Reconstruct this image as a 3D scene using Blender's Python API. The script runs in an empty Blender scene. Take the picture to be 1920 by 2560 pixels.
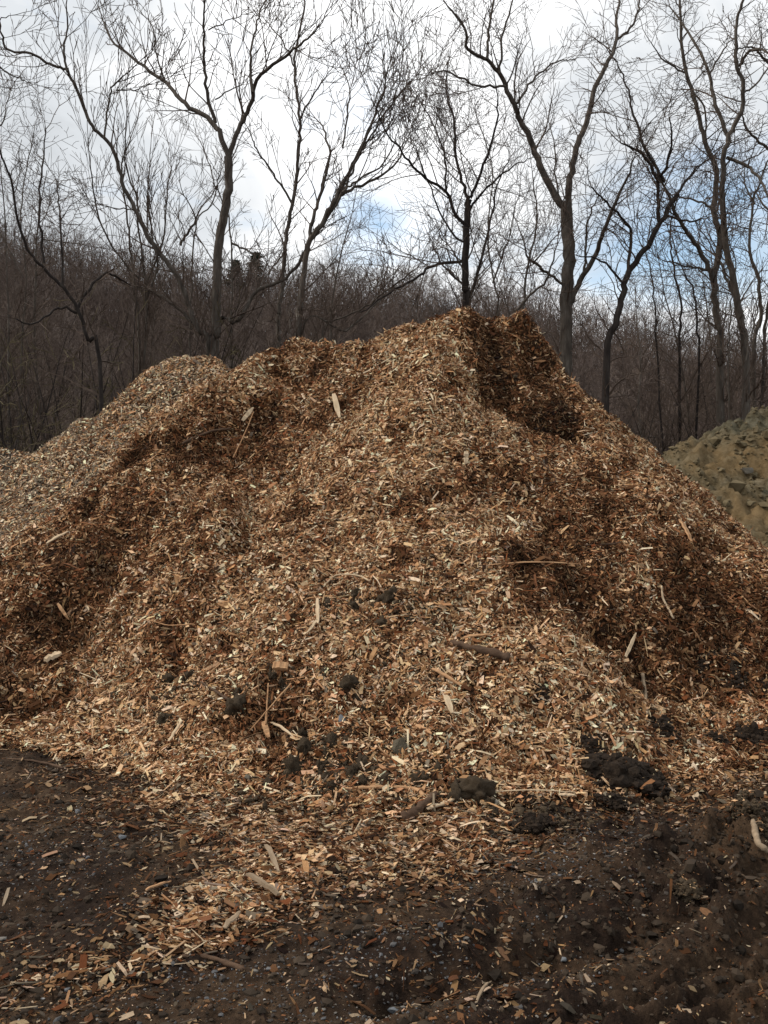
import bpy, math, random
import numpy as np
from mathutils import Vector, noise as mnoise
random.seed(7); R = np.random.default_rng(7)
C = bpy.context.scene.collection
F = 2309.0; CH = 1.6                       # focal length in photo pixels, eye height

def P(px, py, Y):                          # point of the place seen at a photo pixel, Y metres away
    return np.array([(px-960)/F*Y, Y, CH+(1280-py)/F*Y])

# ------------------------------------------------------------------ noise
_perm = np.random.default_rng(3).permutation(4096)
_ang = np.random.default_rng(4).random(4096)*2*np.pi
_gx, _gy = np.cos(_ang), np.sin(_ang)
def perlin(x, y):
    xi = np.floor(x).astype(np.int64); yi = np.floor(y).astype(np.int64)
    xf = x-xi; yf = y-yi
    u = xf*xf*xf*(xf*(xf*6-15)+10); v = yf*yf*yf*(yf*(yf*6-15)+10)
    def g(i, j, dx, dy):
        h = _perm[(_perm[i & 4095]+j) & 4095]
        return _gx[h]*dx+_gy[h]*dy
    a = g(xi, yi, xf, yf); b = g(xi+1, yi, xf-1, yf)
    c = g(xi, yi+1, xf, yf-1); d = g(xi+1, yi+1, xf-1, yf-1)
    return ((a+(b-a)*u)*(1-v)+(c+(d-c)*u)*v)*1.5
def fbm(x, y, s, o=4, ox=0.0):
    t = 0; a = 1; f = 1/s
    for k in range(o):
        t = t+a*perlin(x*f+ox+17.3*k, y*f-ox+5.1*k); a *= .5; f *= 2.03
    return t
def smooth(a, b, x):
    t = np.clip((x-a)/(b-a), 0, 1); return t*t*(3-2*t)

# ------------------------------------------------------------------ materials
def mat(name, rough=.85, spec=.3):
    m = bpy.data.materials.new(name); m.use_nodes = True
    nt = m.node_tree; b = nt.nodes['Principled BSDF']
    b.inputs['Roughness'].default_value = rough
    b.inputs['Specular IOR Level'].default_value = spec
    return m, nt, b
def N(nt, t, **kw):
    n = nt.nodes.new(t)
    for k, v in kw.items():
        if k in n.inputs: n.inputs[k].default_value = v
        else: setattr(n, k, v)
    return n
def ramp(nt, fac, stops):
    r = nt.nodes.new('ShaderNodeValToRGB'); e = r.color_ramp.elements
    while len(e) < len(stops): e.new(.5)
    for el, (p, c) in zip(e, stops): el.position = p; el.color = (*c, 1)
    nt.links.new(fac, r.inputs[0]); return r.outputs[0]
def noise_mat(name, stops, scale, rough=.9, bump=.4, bscale=None, bdist=.01, spec=.2, stretch=None, detail=8):
    m, nt, b = mat(name, rough, spec); L = nt.links.new
    tc = N(nt, 'ShaderNodeTexCoord'); src = tc.outputs['Object']
    if stretch:
        mp = N(nt, 'ShaderNodeMapping'); mp.inputs['Scale'].default_value = stretch
        L(src, mp.inputs[0]); src = mp.outputs[0]
    n = N(nt, 'ShaderNodeTexNoise', Scale=scale, Detail=detail, Roughness=.65); L(src, n.inputs['Vector'])
    L(ramp(nt, n.outputs[0], stops), b.inputs['Base Color'])
    n2 = N(nt, 'ShaderNodeTexNoise', Scale=bscale or scale*3, Detail=6.0, Roughness=.7); L(src, n2.inputs['Vector'])
    bp = N(nt, 'ShaderNodeBump', Strength=bump, Distance=bdist); L(n2.outputs[0], bp.inputs['Height'])
    L(bp.outputs[0], b.inputs['Normal'])
    return m
def chip_material():
    m, nt, b = mat('wood_chip', .85, .1); L = nt.links.new
    at = N(nt, 'ShaderNodeAttribute', attribute_name='Col')
    uv = N(nt, 'ShaderNodeUVMap', uv_map='UVMap')
    mp = N(nt, 'ShaderNodeMapping'); mp.inputs['Scale'].default_value = (5, 60, 1); L(uv.outputs[0], mp.inputs[0])
    n = N(nt, 'ShaderNodeTexNoise', Scale=1.0, Detail=4.0); L(mp.outputs[0], n.inputs['Vector'])
    g = N(nt, 'ShaderNodeMapRange'); L(n.outputs[0], g.inputs[0])
    g.inputs[1].default_value = .3; g.inputs[2].default_value = .7; g.inputs[3].default_value = .62; g.inputs[4].default_value = 1.2
    mx = N(nt, 'ShaderNodeVectorMath', operation='SCALE'); L(at.outputs['Color'], mx.inputs[0]); L(g.outputs[0], mx.inputs['Scale'])
    L(mx.outputs[0], b.inputs['Base Color'])
    bp = N(nt, 'ShaderNodeBump', Strength=.5, Distance=.002); L(n.outputs[0], bp.inputs['Height']); L(bp.outputs[0], b.inputs['Normal'])
    return m
M = {}
M['chip'] = chip_material()
M['core'] = noise_mat('heap_core', [(.3, (.012, .006, .003)), (.55, (.07, .034, .015)), (.75, (.2, .12, .06))], 38, bump=1, bdist=.03)
M['grey_core'] = noise_mat('weathered_core', [(.3, (.03, .022, .016)), (.6, (.1, .08, .06)), (.75, (.25, .2, .15))], 38, bump=1, bdist=.03)
M['bark'] = noise_mat('bark', [(.3, (.04, .031, .025)), (.55, (.095, .078, .063)), (.75, (.18, .155, .13))], 14, bump=.8, bdist=.012, bscale=30, stretch=(1, 1, .22))
M['bark_dark'] = noise_mat('dark_bark', [(.3, (.014, .01, .009)), (.55, (.035, .027, .023)), (.75, (.075, .062, .052))], 14, bump=.8, bdist=.012, bscale=30, stretch=(1, 1, .22))
M['twig'] = noise_mat('twig_bark', [(.35, (.06, .041, .031)), (.65, (.13, .095, .073))], 3, bump=0)
M['twig_dark'] = noise_mat('dark_twig_bark', [(.35, (.035, .025, .02)), (.65, (.085, .062, .048))], 3, bump=0)
M['twig_red'] = noise_mat('reddish_twig_bark', [(.35, (.06, .025, .02)), (.65, (.12, .055, .042))], 3, bump=0)
M['twig_olive'] = noise_mat('budding_twig_bark', [(.35, (.06, .046, .024)), (.65, (.13, .105, .055))], 3, bump=0)
M['wood_far'] = noise_mat('far_wood_bark', [(.32, (.06, .041, .033)), (.5, (.11, .08, .066)), (.72, (.26, .21, .18))], .35, bump=0, detail=3)
M['conifer'] = noise_mat('conifer_needles', [(.35, (.01, .016, .009)), (.65, (.026, .038, .02))], 4, bump=0)
M['peat'] = noise_mat('black_peat', [(.3, (.011, .007, .0045)), (.6, (.034, .022, .0135)), (.8, (.08, .055, .034))], 30, bump=1, bdist=.015, bscale=60)
M['clod'] = noise_mat('soil_clod', [(.3, (.035, .024, .014)), (.6, (.085, .06, .036)), (.8, (.14, .105, .068))], 25, bump=1, bdist=.008, bscale=70)
M['clay'] = noise_mat('grey_clay', [(.3, (.08, .066, .044)), (.7, (.16, .135, .095))], 16, bump=.7, bdist=.006, bscale=50)
M['stone'] = noise_mat('pale_stone', [(.3, (.1, .09, .07)), (.7, (.22, .19, .15))], 12, bump=.4, bdist=.004, bscale=60)
M['blue_stone'] = noise_mat('blue_grey_stone', [(.3, (.09, .1, .11)), (.7, (.2, .21, .22))], 12, bump=.4, bdist=.004, bscale=60)
def plank(name, a, b): return noise_mat(name, [(.3, a), (.7, b)], 12, bump=.6, bdist=.003, bscale=40, stretch=(.25, 3, 3))
M['pale_wood'] = plank('pale_split_wood', (.36, .25, .15), (.62, .49, .33))
M['orange_wood'] = plank('orange_split_wood', (.3, .15, .07), (.52, .32, .17))
M['grey_wood'] = plank('grey_split_wood', (.17, .12, .075), (.36, .27, .18))
M['brown_bark'] = plank('brown_stick_bark', (.04, .022, .013), (.13, .08, .05))
M['leaf'] = noise_mat('dead_leaf', [(.3, (.16, .11, .06)), (.7, (.32, .24, .14))], 30, bump=.3, bdist=.003)

# ------------------------------------------------------------------ objects
def link(name, me, m=None, parent=None, smooth_=False):
    o = bpy.data.objects.new(name, me); C.objects.link(o)
    if m: me.materials.append(m)
    if parent: o.parent = parent
    if smooth_: me.shade_smooth()
    return o
def tag(o, label, cat, group=None, kind=None):
    if label: o['label'] = label
    if cat: o['category'] = cat
    if group: o['group'] = group
    if kind: o['kind'] = kind
    return o
def empty(name, loc, label, cat, group=None):
    o = bpy.data.objects.new(name, None); C.objects.link(o); o.location = loc; o.empty_display_size = .2
    return tag(o, label, cat, group)
def mesh_np(name, V, Fq, col=None, uv=None, n=4):
    me = bpy.data.meshes.new(name); V = np.ascontiguousarray(V, np.float32); Fq = np.ascontiguousarray(Fq, np.int32)
    me.vertices.add(len(V)); me.vertices.foreach_set('co', V.ravel())
    nf = len(Fq); me.loops.add(nf*n); me.loops.foreach_set('vertex_index', Fq.ravel())
    me.polygons.add(nf); me.polygons.foreach_set('loop_start', np.arange(nf, dtype=np.int32)*n)
    if col is not None:
        a = me.attributes.new('Col', 'FLOAT_COLOR', 'FACE')
        a.data.foreach_set('color', np.c_[col, np.ones(nf)].astype(np.float32).ravel())
    if uv is not None:
        l = me.uv_layers.new(name='UVMap'); l.data.foreach_set('uv', np.ascontiguousarray(uv, np.float32).ravel())
    me.update(calc_edges=True); me.shade_flat(); return me
def grid_mesh(name, X, Y, Z, mask=None):
    ny, nx = Z.shape; V = np.stack([X, Y, Z], -1).reshape(-1, 3)
    i = np.arange(ny*nx).reshape(ny, nx)
    Q = np.stack([i[:-1, :-1], i[:-1, 1:], i[1:, 1:], i[1:, :-1]], -1).reshape(-1, 4)
    if mask is not None:
        k = (mask[:-1, :-1] | mask[1:, 1:] | mask[1:, :-1] | mask[:-1, 1:]).ravel(); Q = Q[k]
        u, inv = np.unique(Q, return_inverse=True); V = V[u]; Q = inv.reshape(-1, 4)
    me = mesh_np(name, V, Q); me.shade_smooth(); return me

# ------------------------------------------------------------------ ground height
def seg_dist(x, y, a, b):
    ax, ay = a; bx, by = b; dx, dy = bx-ax, by-ay; l2 = dx*dx+dy*dy
    t = np.clip(((x-ax)*dx+(y-ay)*dy)/l2, 0, 1)
    return np.hypot(x-ax-t*dx, y-ay-t*dy), t
def gpt(px, py, z=0.0):
    Y = (CH-z)*F/(py-1280); return ((px-960)/F*Y, Y)
def Gh(x, y):
    near = smooth(14, 7, y)*smooth(9, 5, np.abs(x))
    z = .035*fbm(x, y, 1.7, 3)*near+near*(.015*fbm(x, y, .22, 4, 9)+.009*np.abs(fbm(x, y, .06, 3, 4))+.02*smooth(.1, .8, fbm(x, y, .13, 3, 14))*(1+smooth(.2, 1.4, x)))
    # muddy berm on the right
    d, t = seg_dist(x, y, gpt(2150, 1990), gpt(1760, 2290)); w = np.exp(-(d/.3)**2)
    z = z+w*(.11+.09*fbm(x, y, .16, 4, 2)+.04*np.abs(fbm(x, y, .05, 3, 1)))
    # compacted shoulder of soil running from the berm down across the yard, with a rut beside it
    d, t = seg_dist(x, y, gpt(1950, 2080), gpt(1050, 2380)); z = z+np.exp(-(d/.13)**2)*(.075+.06*fbm(x, y, .15, 3, 3))
    d, t = seg_dist(x, y, gpt(1900, 2250), gpt(950, 2490)); z = z-np.exp(-(d/.09)**2)*(.075+.04*fbm(x, y, .12, 3, 4))
    # hollow of the wheel in front of the berm and pressed tread marks
    d, t = seg_dist(x, y, gpt(2000, 2180), gpt(1650, 2330)); z = z-.05*np.exp(-(d/.12)**2)
    a = np.array(gpt(2150, 2380)); b = np.array(gpt(1550, 2640)); u = (b-a)/np.linalg.norm(b-a); nn = np.array([-u[1], u[0]])
    s = (x-a[0])*u[0]+(y-a[1])*u[1]; q = (x-a[0])*nn[0]+(y-a[1])*nn[1]
    band = smooth(.34, .26, np.abs(q))*smooth(-.6, 0, s)
    wob = fbm(x, y, .3, 3, 6)
    z = z-band*.05+band*.06*smooth(-.2, .5, np.sin(2*np.pi*(q/.105)+wob*1.6))*(.6+.5*fbm(x, y, .09, 3, 8))
    z = z+.03*np.exp(-((np.abs(q)-.36)/.07)**2)*smooth(-.6, 0, s)*(1+wob)
    # wide shallow old track across the foreground
    d, t = seg_dist(x, y, gpt(-200, 2330), gpt(1900, 1990)); z = z-.03*np.exp(-(d/.22)**2)
    d, t = seg_dist(x, y, gpt(300, 2330), gpt(760, 2150)); z = z+.05*np.exp(-(d/.2)**2)
    return z

# ------------------------------------------------------------------ heaps
def drop(d, k, rr):                          # steep near the crest, easing towards the foot
    d = np.sqrt(d*d+rr*rr)-rr*.8
    return d*k+.5*(1-np.exp(-d/.7))
class Heap:
    def __init__(s, box, res, chains, k=.7, soft=.035, rr=.12, dents=(), n1=.1, n2=.035, seed=0, gsoft=.08, foot=None):
        x0, x1, y0, y1 = box; s.box = box; s.res = res
        s.xs = np.arange(x0, x1, res); s.ys = np.arange(y0, y1, res)
        X, Y = np.meshgrid(s.xs, s.ys); s.X, s.Y = X, Y
        pts = []
        for ch in chains:
            kk = k
            w = [P(*p[:3]) for p in ch]; ks = [p[3] if len(p) > 3 else k for p in ch]
            if len(w) == 1: pts.append((*w[0], ks[0]))
            for a, b, ka, kb in zip(w[:-1], w[1:], ks[:-1], ks[1:]):
                n = max(2, int(np.linalg.norm(b-a)/.12))
                for i in range(n): t = i/n; pts.append((*(a+(b-a)*t), ka+(kb-ka)*t))
            if len(w) > 1: pts.append((*w[-1], ks[-1]))
        wx = X+.12*fbm(X, Y, .9, 3, seed+1); wy = Y+.12*fbm(X, Y, .9, 3, seed+2)
        best = np.full(X.shape, -9.0); acc = np.zeros(X.shape)
        Zs = []
        for (a, b, c, kk) in pts:
            d = np.hypot(wx-a, wy-b); Z = c-drop(d, kk, rr)
            np.maximum(best, Z, out=best); Zs.append((a, b, c, kk))
        acc = np.zeros(X.shape)
        for (a, b, c, kk) in Zs:
            d = np.hypot(wx-a, wy-b); acc += np.exp((c-drop(d, kk, rr)-best)/soft)
        Z = best+soft*(np.log(acc)-1.0)
        Z = Z+n1*fbm(X, Y, 1.1, 3, seed+3)*smooth(-.1, .8, Z)+n2*fbm(X, Y, .22, 4, seed+5)
        Z = Z-n2*1.5*smooth(.15, .75, fbm(X, Y, .42, 3, seed+7))*smooth(0, .3, Z)
        s.Z = Z
        if foot: Z = Z-foot(X, Y); s.Z = Z
        for (px, py, r, dep, *st) in dents:
            h = s.hit(px, py)
            if h is None: continue
            sx = st[0] if st else 1.0
            dd = ((X-h[0])/(r*sx))**2+((Y-h[1])/r)**2
            s.Z = s.Z-dep*np.exp(-dd)*(1+.5*fbm(X, Y, .25, 3, seed+9))
        G = Gh(X, Y); u = (s.Z-G)/gsoft
        s.body = s.Z.copy()
        s.Z = np.where(u > 8, s.Z, G+gsoft*np.log1p(np.exp(np.clip(u, -30, 8)))-.01)
        s.G = G
        gy, gx = np.gradient(s.Z, res); s.gx, s.gy = gx, gy
    def samp(s, A, x, y):
        fx = (np.asarray(x)-s.box[0])/s.res; fy = (np.asarray(y)-s.box[2])/s.res
        i = np.clip(fx.astype(int), 0, len(s.xs)-2); j = np.clip(fy.astype(int), 0, len(s.ys)-2)
        u = np.clip(fx-i, 0, 1); v = np.clip(fy-j, 0, 1)
        return (A[j, i]*(1-u)+A[j, i+1]*u)*(1-v)+(A[j+1, i]*(1-u)+A[j+1, i+1]*u)*v
    def hit(s, px, py):
        Y = np.arange(max(1.5, s.box[2]), s.box[3], .01); x = (px-960)/F*Y; z = CH+(1280-py)/F*Y
        ok = (x > s.box[0]) & (x < s.box[1]-.05); h = s.samp(s.Z, x, Y)
        k = np.where(ok & (h >= z))[0]
        if len(k) == 0: return None
        k = k[0]; return np.array([x[k], Y[k], float(h[k])])
    def mesh(s, name): return grid_mesh(name, s.X, s.Y, s.Z-.012, s.Z-s.G > .022)

MAIN = Heap((-5.2, 6.4, 4.2, 12.4), .025, [
    [(1150, 748, 9.5, .86), (1185, 762, 9.55, .95), (1235, 792, 9.6, .95), (1270, 784, 9.6, .95), (1310, 776, 9.6, 1.0), (1345, 806, 9.55, 1.)],
    [(1150, 755, 9.5, .86), (1042, 800, 9.6, .8), (950, 830, 9.7, .78), (850, 870, 9.8, .76), (798, 856, 9.9, .78), (725, 840, 10., .78), (671, 856, 9.9, .78), (625, 885, 9.7, .78), (560, 932, 9.4, .78)],
    [(560, 932, 9.4), (440, 1012, 9.1), (360, 1120, 8.8, .75), (200, 1235, 8.4, .9), (0, 1420, 8.1, 1.), (-250, 1590, 8.2, 1.)],
    [(1230, 812, 9.5)], [(1430, 990, 9.3, 1.), (1520, 1075, 9.2, 1.), (1600, 1145, 9.1, 1.), (1700, 1215, 8.9, 1.), (1800, 1285, 8.7, 1.), (1920, 1375, 8.5, 1.), (2250, 1590, 8.1, 1.)],
    [(1100, 850, 9.05), (1020, 1110, 7.9), (1040, 1400, 6.8), (1060, 1720, 5.85)],
    [(560, 1180, 8.1), (480, 1400, 7.2)],
    [(1180, 1350, 7.1), (1250, 1500, 6.7, .8), (1380, 1780, 5.95, .9)],
], dents=[(1245, 960, .2, .24), (1390, 1080, .15, .34, 1.7), (1330, 900, .18, .16, 1.5), (1180, 830, .1, .07, 1.5), (1360, 930, .12, .12, 1.5), (1440, 1010, .1, .1, 1.5), (1460, 1090, .1, -.1), (1300, 1280, .35, .16), (1440, 1450, .3, .2), (1560, 1600, .28, .2), (1650, 1700, .3, .16), (1760, 1640, .4, .14),
          (170, 1520, .24, .3, 1.5), (60, 1390, .2, .2, 1.5), (180, 1290, .18, .16, 1.5), (500, 1110, .25, .14, 2.4), (350, 1200, .2, .14, 2), (690, 1770, .2, .2, 1.3), (1350, 1750, .1, .14), (1500, 1600, .15, .16), (960, 1530, .2, .1, 1.5), (300, 1620, .4, .1), (1130, 1575, .12, .12, 2), (700, 940, .14, .12, 2.5), (860, 905, .12, .1, 2)], n1=.09, n2=.05, foot=lambda X, Y: .34*smooth(1.0, 2.1, X)*smooth(7.5, 6.3, Y)+.3*smooth(-1.1, -2.3, X)*smooth(7.6, 6.4, Y))
PALE = Heap((-8.5, -.2, 7.6, 14.4), .04, [
    [(520, 884, 11.5), (463, 880, 11.6), (428, 896, 11.5), (347, 950, 11.4), (278, 1000, 11.3), (185, 1062, 11.1), (104, 1114, 10.9), (-60, 1200, 10.7), (-260, 1300, 10.6)]],
    k=.7, seed=30, rr=.18, n1=.07, n2=.03, dents=[(330, 1050, .35, .1), (160, 1200, .3, .1)])
GREY = Heap((-11.5, -3.2, 9.6, 17), .06, [[(98, 1116, 13.6), (40, 1100, 13.6), (-60, 1098, 13.5), (-300, 1120, 13.4)]], k=.68, seed=50, rr=.25, n1=.06, n2=.03)
SOIL = Heap((1.8, 11.5, 8.5, 19), .05, [[(1640, 1150, 13.2, .5), (1700, 1118, 13.4), (1765, 1085, 13.7), (1810, 1050, 13.9), (1850, 1020, 14), (1920, 1016, 14.1), (2050, 1010, 14.2), (2250, 1040, 14.2)],
    [(1760, 1180, 12.6), (1800, 1260, 12.0)]], k=.5, seed=70, rr=.25, n1=.12, n2=.13, soft=.06)
HEAPS = (MAIN, PALE, GREY, SOIL)

def surf(px, py):                            # the point of the ground or a heap seen at a pixel
    best = None
    for h in HEAPS:
        p = h.hit(px, py)
        if p is not None and (best is None or p[1] < best[0][1]): best = (p, h)
    if best is None or best[0][2] < .03+float(Gh(np.array(best[0][0]), np.array(best[0][1]))):
        if py > 1300:
            Y = np.arange(1.6, 14, .01); x = (px-960)/F*Y; z = CH+(1280-py)/F*Y
            k = np.where(Gh(x, Y) >= z)[0]
            if len(k) and (best is None or Y[k[0]] < best[0][1]+.01):
                k = k[0]; return np.array([x[k], Y[k], float(Gh(x[k], Y[k]))])
    return best[0] if best else None
def height(x, y):
    z = Gh(x, y)
    for h in HEAPS:
        ins = (x > h.box[0]+.1) & (x < h.box[1]-.1) & (y > h.box[2]+.1) & (y < h.box[3]-.1)
        z = np.where(ins, np.maximum(z, h.samp(h.Z, x, y)), z)
    return z
def snormal(p, e=.06):
    x, y = p[0], p[1]
    a = height(np.array([x+e, x-e, x, x]), np.array([y, y, y+e, y-e]))
    return Vector((-(a[0]-a[1])/(2*e), -(a[2]-a[3])/(2*e), 1)).normalized()

# ------------------------------------------------------------------ chips
PAL = np.array([[.85, .64, .425], [.65, .425, .24], [.455, .25, .12], [.245, .11, .048], [.115, .05, .021], [.034, .016, .008], [.22, .076, .028], [.2, .155, .11]])
W_DRY = np.array([.15, .27, .24, .14, .1, .065, .025, .01]); W_WET = np.array([.015, .06, .13, .28, .27, .16, .08, .005])
W_GREY = np.array([.2, .1, .1, .09, .07, .03, .02, .39])
def chips(name, x, y, z, nx, ny, wet_shade, parent, size=1.0, tilt=.38, lift=.022, grey=None, flow=None, long_frac=.045, mats=None, dark=1.0):
    n = len(x)
    L = .0225*np.exp(.58*R.standard_normal(n))*size; Wd = L*(.14+.6*R.random(n)**1.5); Wd = np.minimum(Wd, .028)
    lg = R.random(n) < long_frac; L = np.where(lg, L*(1.8+2.0*R.random(n)), L); Wd = np.where(lg, np.minimum(Wd, .010*(.5+R.random(n))), Wd)
    L = np.minimum(L, .15); T = .0008+.002*R.random(n)
    nr = np.c_[-nx, -ny, np.ones(n)]; nr /= np.linalg.norm(nr, axis=1)[:, None]
    nv = nr+R.standard_normal((n, 3))*tilt; nv /= np.linalg.norm(nv, axis=1)[:, None]
    d = R.standard_normal((n, 3))
    d[:, 0] *= 1.3
    t = d-nv*np.sum(d*nv, 1)[:, None]; t /= np.linalg.norm(t, axis=1)[:, None]
    b = np.cross(nv, t)
    p = np.c_[x, y, z]+nr*(lift*R.random(n)-.006)[:, None]
    tap1 = np.where(R.random(n) < .4, .15+.5*R.random(n), .75+.3*R.random(n)); tap2 = np.where(R.random(n) < .3, .2+.5*R.random(n), .8+.25*R.random(n))
    sk = (R.random(n)-.5)*1.1; cur = (R.standard_normal(n))*.06
    V = np.empty((n, 12, 3)); hl = L/2; hw = Wd/2; ht = T/2
    for si, (u, tp, cc) in enumerate(((-1, tap1, 0), (0, np.ones(n), 1), (1, tap2, 0))):
        for ci, (sw, sz) in enumerate(((-1, -1), (1, -1), (1, 1), (-1, 1))):
            V[:, si*4+ci] = p+t*(u*hl+sw*sk*hw)[:, None]+b*(sw*hw*tp)[:, None]+nv*(sz*ht+cc*cur*L)[:, None]
    f = []
    for s_ in (0, 4):
        for c in range(4): f.append((s_+c, s_+(c+1) % 4, s_+4+(c+1) % 4, s_+4+c))
    f += [(3, 2, 1, 0), (8, 9, 10, 11)]; f = np.array(f)
    Q = (np.arange(n)[:, None, None]*12+f[None]).reshape(-1, 4)
    wd, ww = np.cumsum(W_DRY), np.cumsum(W_WET); r = R.random(n)
    rw = R.random(n) < wet_shade
    ci = np.where(rw, np.searchsorted(ww/ww[-1], r), np.searchsorted(wd/wd[-1], r))
    if grey is not None:
        wg = np.cumsum(W_GREY); ci = np.where(R.random(n) < grey, np.searchsorted(wg/wg[-1], r), ci)
    col = PAL[np.clip(ci, 0, 7)]*(.82+.36*R.random((n, 1)))*(1+.03*R.standard_normal((n, 3)))*np.reshape(dark, (-1, 1))
    fc = np.repeat(np.clip(col, .004, .8), 10, 0)
    r0 = R.random(n)*50
    uvt = np.zeros((n, 10, 4, 2), np.float32); l4 = np.array([[0, 0], [0, 1], [1, 1], [1, 0]])
    for k in range(10):
        uu = l4*np.array([1, 1]); uvt[:, k, :, 0] = r0[:, None]+uu[None, :, 0]*L[:, None]*4; uvt[:, k, :, 1] = r0[:, None]*1.7+uu[None, :, 1]*Wd[:, None]*8
    me = mesh_np(name, V.reshape(-1, 3), Q, fc, uvt.reshape(-1, 2))
    return tag(link(name, me, M['chip'], parent), None, None, kind='stuff')

def blobs(lst, heap):                        # patches on a heap, given where they are seen and their size in metres
    out = []
    for (px, py, r, w) in lst:
        h = heap.hit(px, py)
        if h is not None: out.append((h[0], h[1], r, w))
    return out
def field(x, y, bl, base):
    v = np.full(x.shape, base)
    for (a, b, r, w) in bl: v = v+w*np.exp(-((x-a)**2+(y-b)**2)/r**2)
    return v
def scatter_heap(h, n, side=1.35, ymin=None, back=.9):
    # candidates on the faces turned to the yard; the far side gets only what a side step could reveal
    out = []; got = 0
    while got < n:
        m = n*2; x = h.box[0]+R.random(m)*(h.box[1]-h.box[0]-.1); y = h.box[2]+R.random(m)*(h.box[3]-h.box[2]-.1)
        z = h.samp(h.Z, x, y); g = h.samp(h.G, x, y); gx = h.samp(h.gx, x, y); gy = h.samp(h.gy, x, y)
        nl = np.sqrt(1+gx*gx+gy*gy)
        face = (gx*x+gy*y-(z-CH))/nl/np.hypot(x, y)      # how far it turns to the viewer's side
        ok = (z-g > .02*R.random(m)+.004) & (face > -.12) & (np.abs(x/y) < .4158*side+.4/y) & (R.random(m) < nl/1.6)
        for o in HEAPS:
            if o is not h:
                ins = (x > o.box[0]) & (x < o.box[1]-.1) & (y > o.box[2]) & (y < o.box[3]-.1)
                ok &= ~(ins & (o.samp(o.Z, x, y) > z+.1))
        k = np.where(ok)[0]; out.append(np.c_[x, y, z, gx, gy][k]); got += len(k)
    return np.concatenate(out)[:n].T

wet_shade_blobs = blobs([(1235, 950, .26, .95), (1260, 1010, .2, .8), (1390, 1080, .26, 1.1), (1400, 1040, .2, .8), (1310, 850, .4, .5), (1200, 830, .2, .4), (1400, 960, .3, .4), (1330, 1180, .4, .25), (1480, 1200, .4, .2), (1600, 1300, .5, .2), (1300, 1380, .3, .4),  # moist patches; in the summit hollows cavity shade is painted into the colour too
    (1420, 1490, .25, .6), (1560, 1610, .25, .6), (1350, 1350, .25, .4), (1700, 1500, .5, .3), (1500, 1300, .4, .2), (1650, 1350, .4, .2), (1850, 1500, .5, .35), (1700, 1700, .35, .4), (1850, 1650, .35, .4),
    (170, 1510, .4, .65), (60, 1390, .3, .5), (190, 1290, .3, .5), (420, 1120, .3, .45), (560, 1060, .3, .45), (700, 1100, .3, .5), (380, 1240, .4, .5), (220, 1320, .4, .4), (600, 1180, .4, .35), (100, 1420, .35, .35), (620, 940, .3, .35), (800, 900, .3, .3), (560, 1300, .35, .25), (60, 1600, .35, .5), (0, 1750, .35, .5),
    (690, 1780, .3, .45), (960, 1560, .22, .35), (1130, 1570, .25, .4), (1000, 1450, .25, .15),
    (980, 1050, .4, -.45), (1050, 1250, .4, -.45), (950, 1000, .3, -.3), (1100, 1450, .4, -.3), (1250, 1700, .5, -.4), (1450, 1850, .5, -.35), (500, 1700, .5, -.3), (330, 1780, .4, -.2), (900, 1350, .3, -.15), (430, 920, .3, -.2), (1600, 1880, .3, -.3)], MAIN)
def heap_thing(h, label, core_mat, n, wet_shade_f, greyf=None, **kw):
    root = empty('wood_chip_heap', (0, 0, 0), label, 'wood chip heap')
    link('heap_core', h.mesh('heap_core'), core_mat, root)
    x, y, z, gx, gy = scatter_heap(h, n)
    w = wet_shade_f(x, y)+.6*fbm(x, y, .6, 3, 11)+.55*fbm(x, y, .17, 3, 12)+.7*smooth(.0, .6, fbm(x, y, .42, 3, 7))-.08
    chips('wood_chips', x, y, z, gx, gy, np.clip(w, 0, 1), root, grey=greyf(x, y) if greyf else None, dark=1-.48*np.clip(w-.65, 0, 1.45), **kw)  # strongest patches darkened further, deepening the painted shade of the summit hollows
    return root
NS = 1.0
heap_thing(MAIN, 'big steep heap of tan and brown wood chips with a twin peak', M['core'], int(500000*NS), lambda x, y: field(x, y, wet_shade_blobs, .26)+.12*smooth(.3, 2, x), tilt=.45, lift=.042, long_frac=.11, size=.86)
heap_thing(PALE, 'paler wood chip heap with one rounded top behind the left shoulder', M['core'], int(100000*NS), lambda x, y: .05+0*x, lambda x, y: np.clip(.8+.4*fbm(x, y, .9, 3, 3), 0, 1), size=.9)
heap_thing(GREY, 'low weathered grey wood chip heap at the left edge, behind the paler heap', M['grey_core'], int(22000*NS), lambda x, y: .35+0*x, lambda x, y: .85+0*x)

# soil heap
def soil_material():
    m, nt, b = mat('heap_soil', .95, .1); L = nt.links.new
    tc = N(nt, 'ShaderNodeTexCoord')
    n = N(nt, 'ShaderNodeTexNoise', Scale=.75, Detail=6.0, Roughness=.6); L(tc.outputs['Object'], n.inputs['Vector'])
    n2 = N(nt, 'ShaderNodeTexNoise', Scale=9.0, Detail=8.0, Roughness=.7); L(tc.outputs['Object'], n2.inputs['Vector'])
    a = ramp(nt, n2.outputs[0], [(.3, (.105, .068, .03)), (.7, (.215, .15, .078))])
    c = ramp(nt, n2.outputs[0], [(.35, (.045, .038, .022)), (.5, (.105, .09, .056)), (.7, (.18, .16, .112))])
    k = ramp(nt, n.outputs[0], [(.42, (0, 0, 0)), (.62, (1, 1, 1))])
    mx = N(nt, 'ShaderNodeMix', data_type='RGBA'); L(k, mx.inputs[0]); L(a, mx.inputs[6]); L(c, mx.inputs[7])
    L(mx.outputs[2], b.inputs['Base Color'])
    bp = N(nt, 'ShaderNodeBump', Strength=.9, Distance=.05); L(n2.outputs[0], bp.inputs['Height']); L(bp.outputs[0], b.inputs['Normal'])
    return m
M['soil'] = soil_material()

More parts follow.
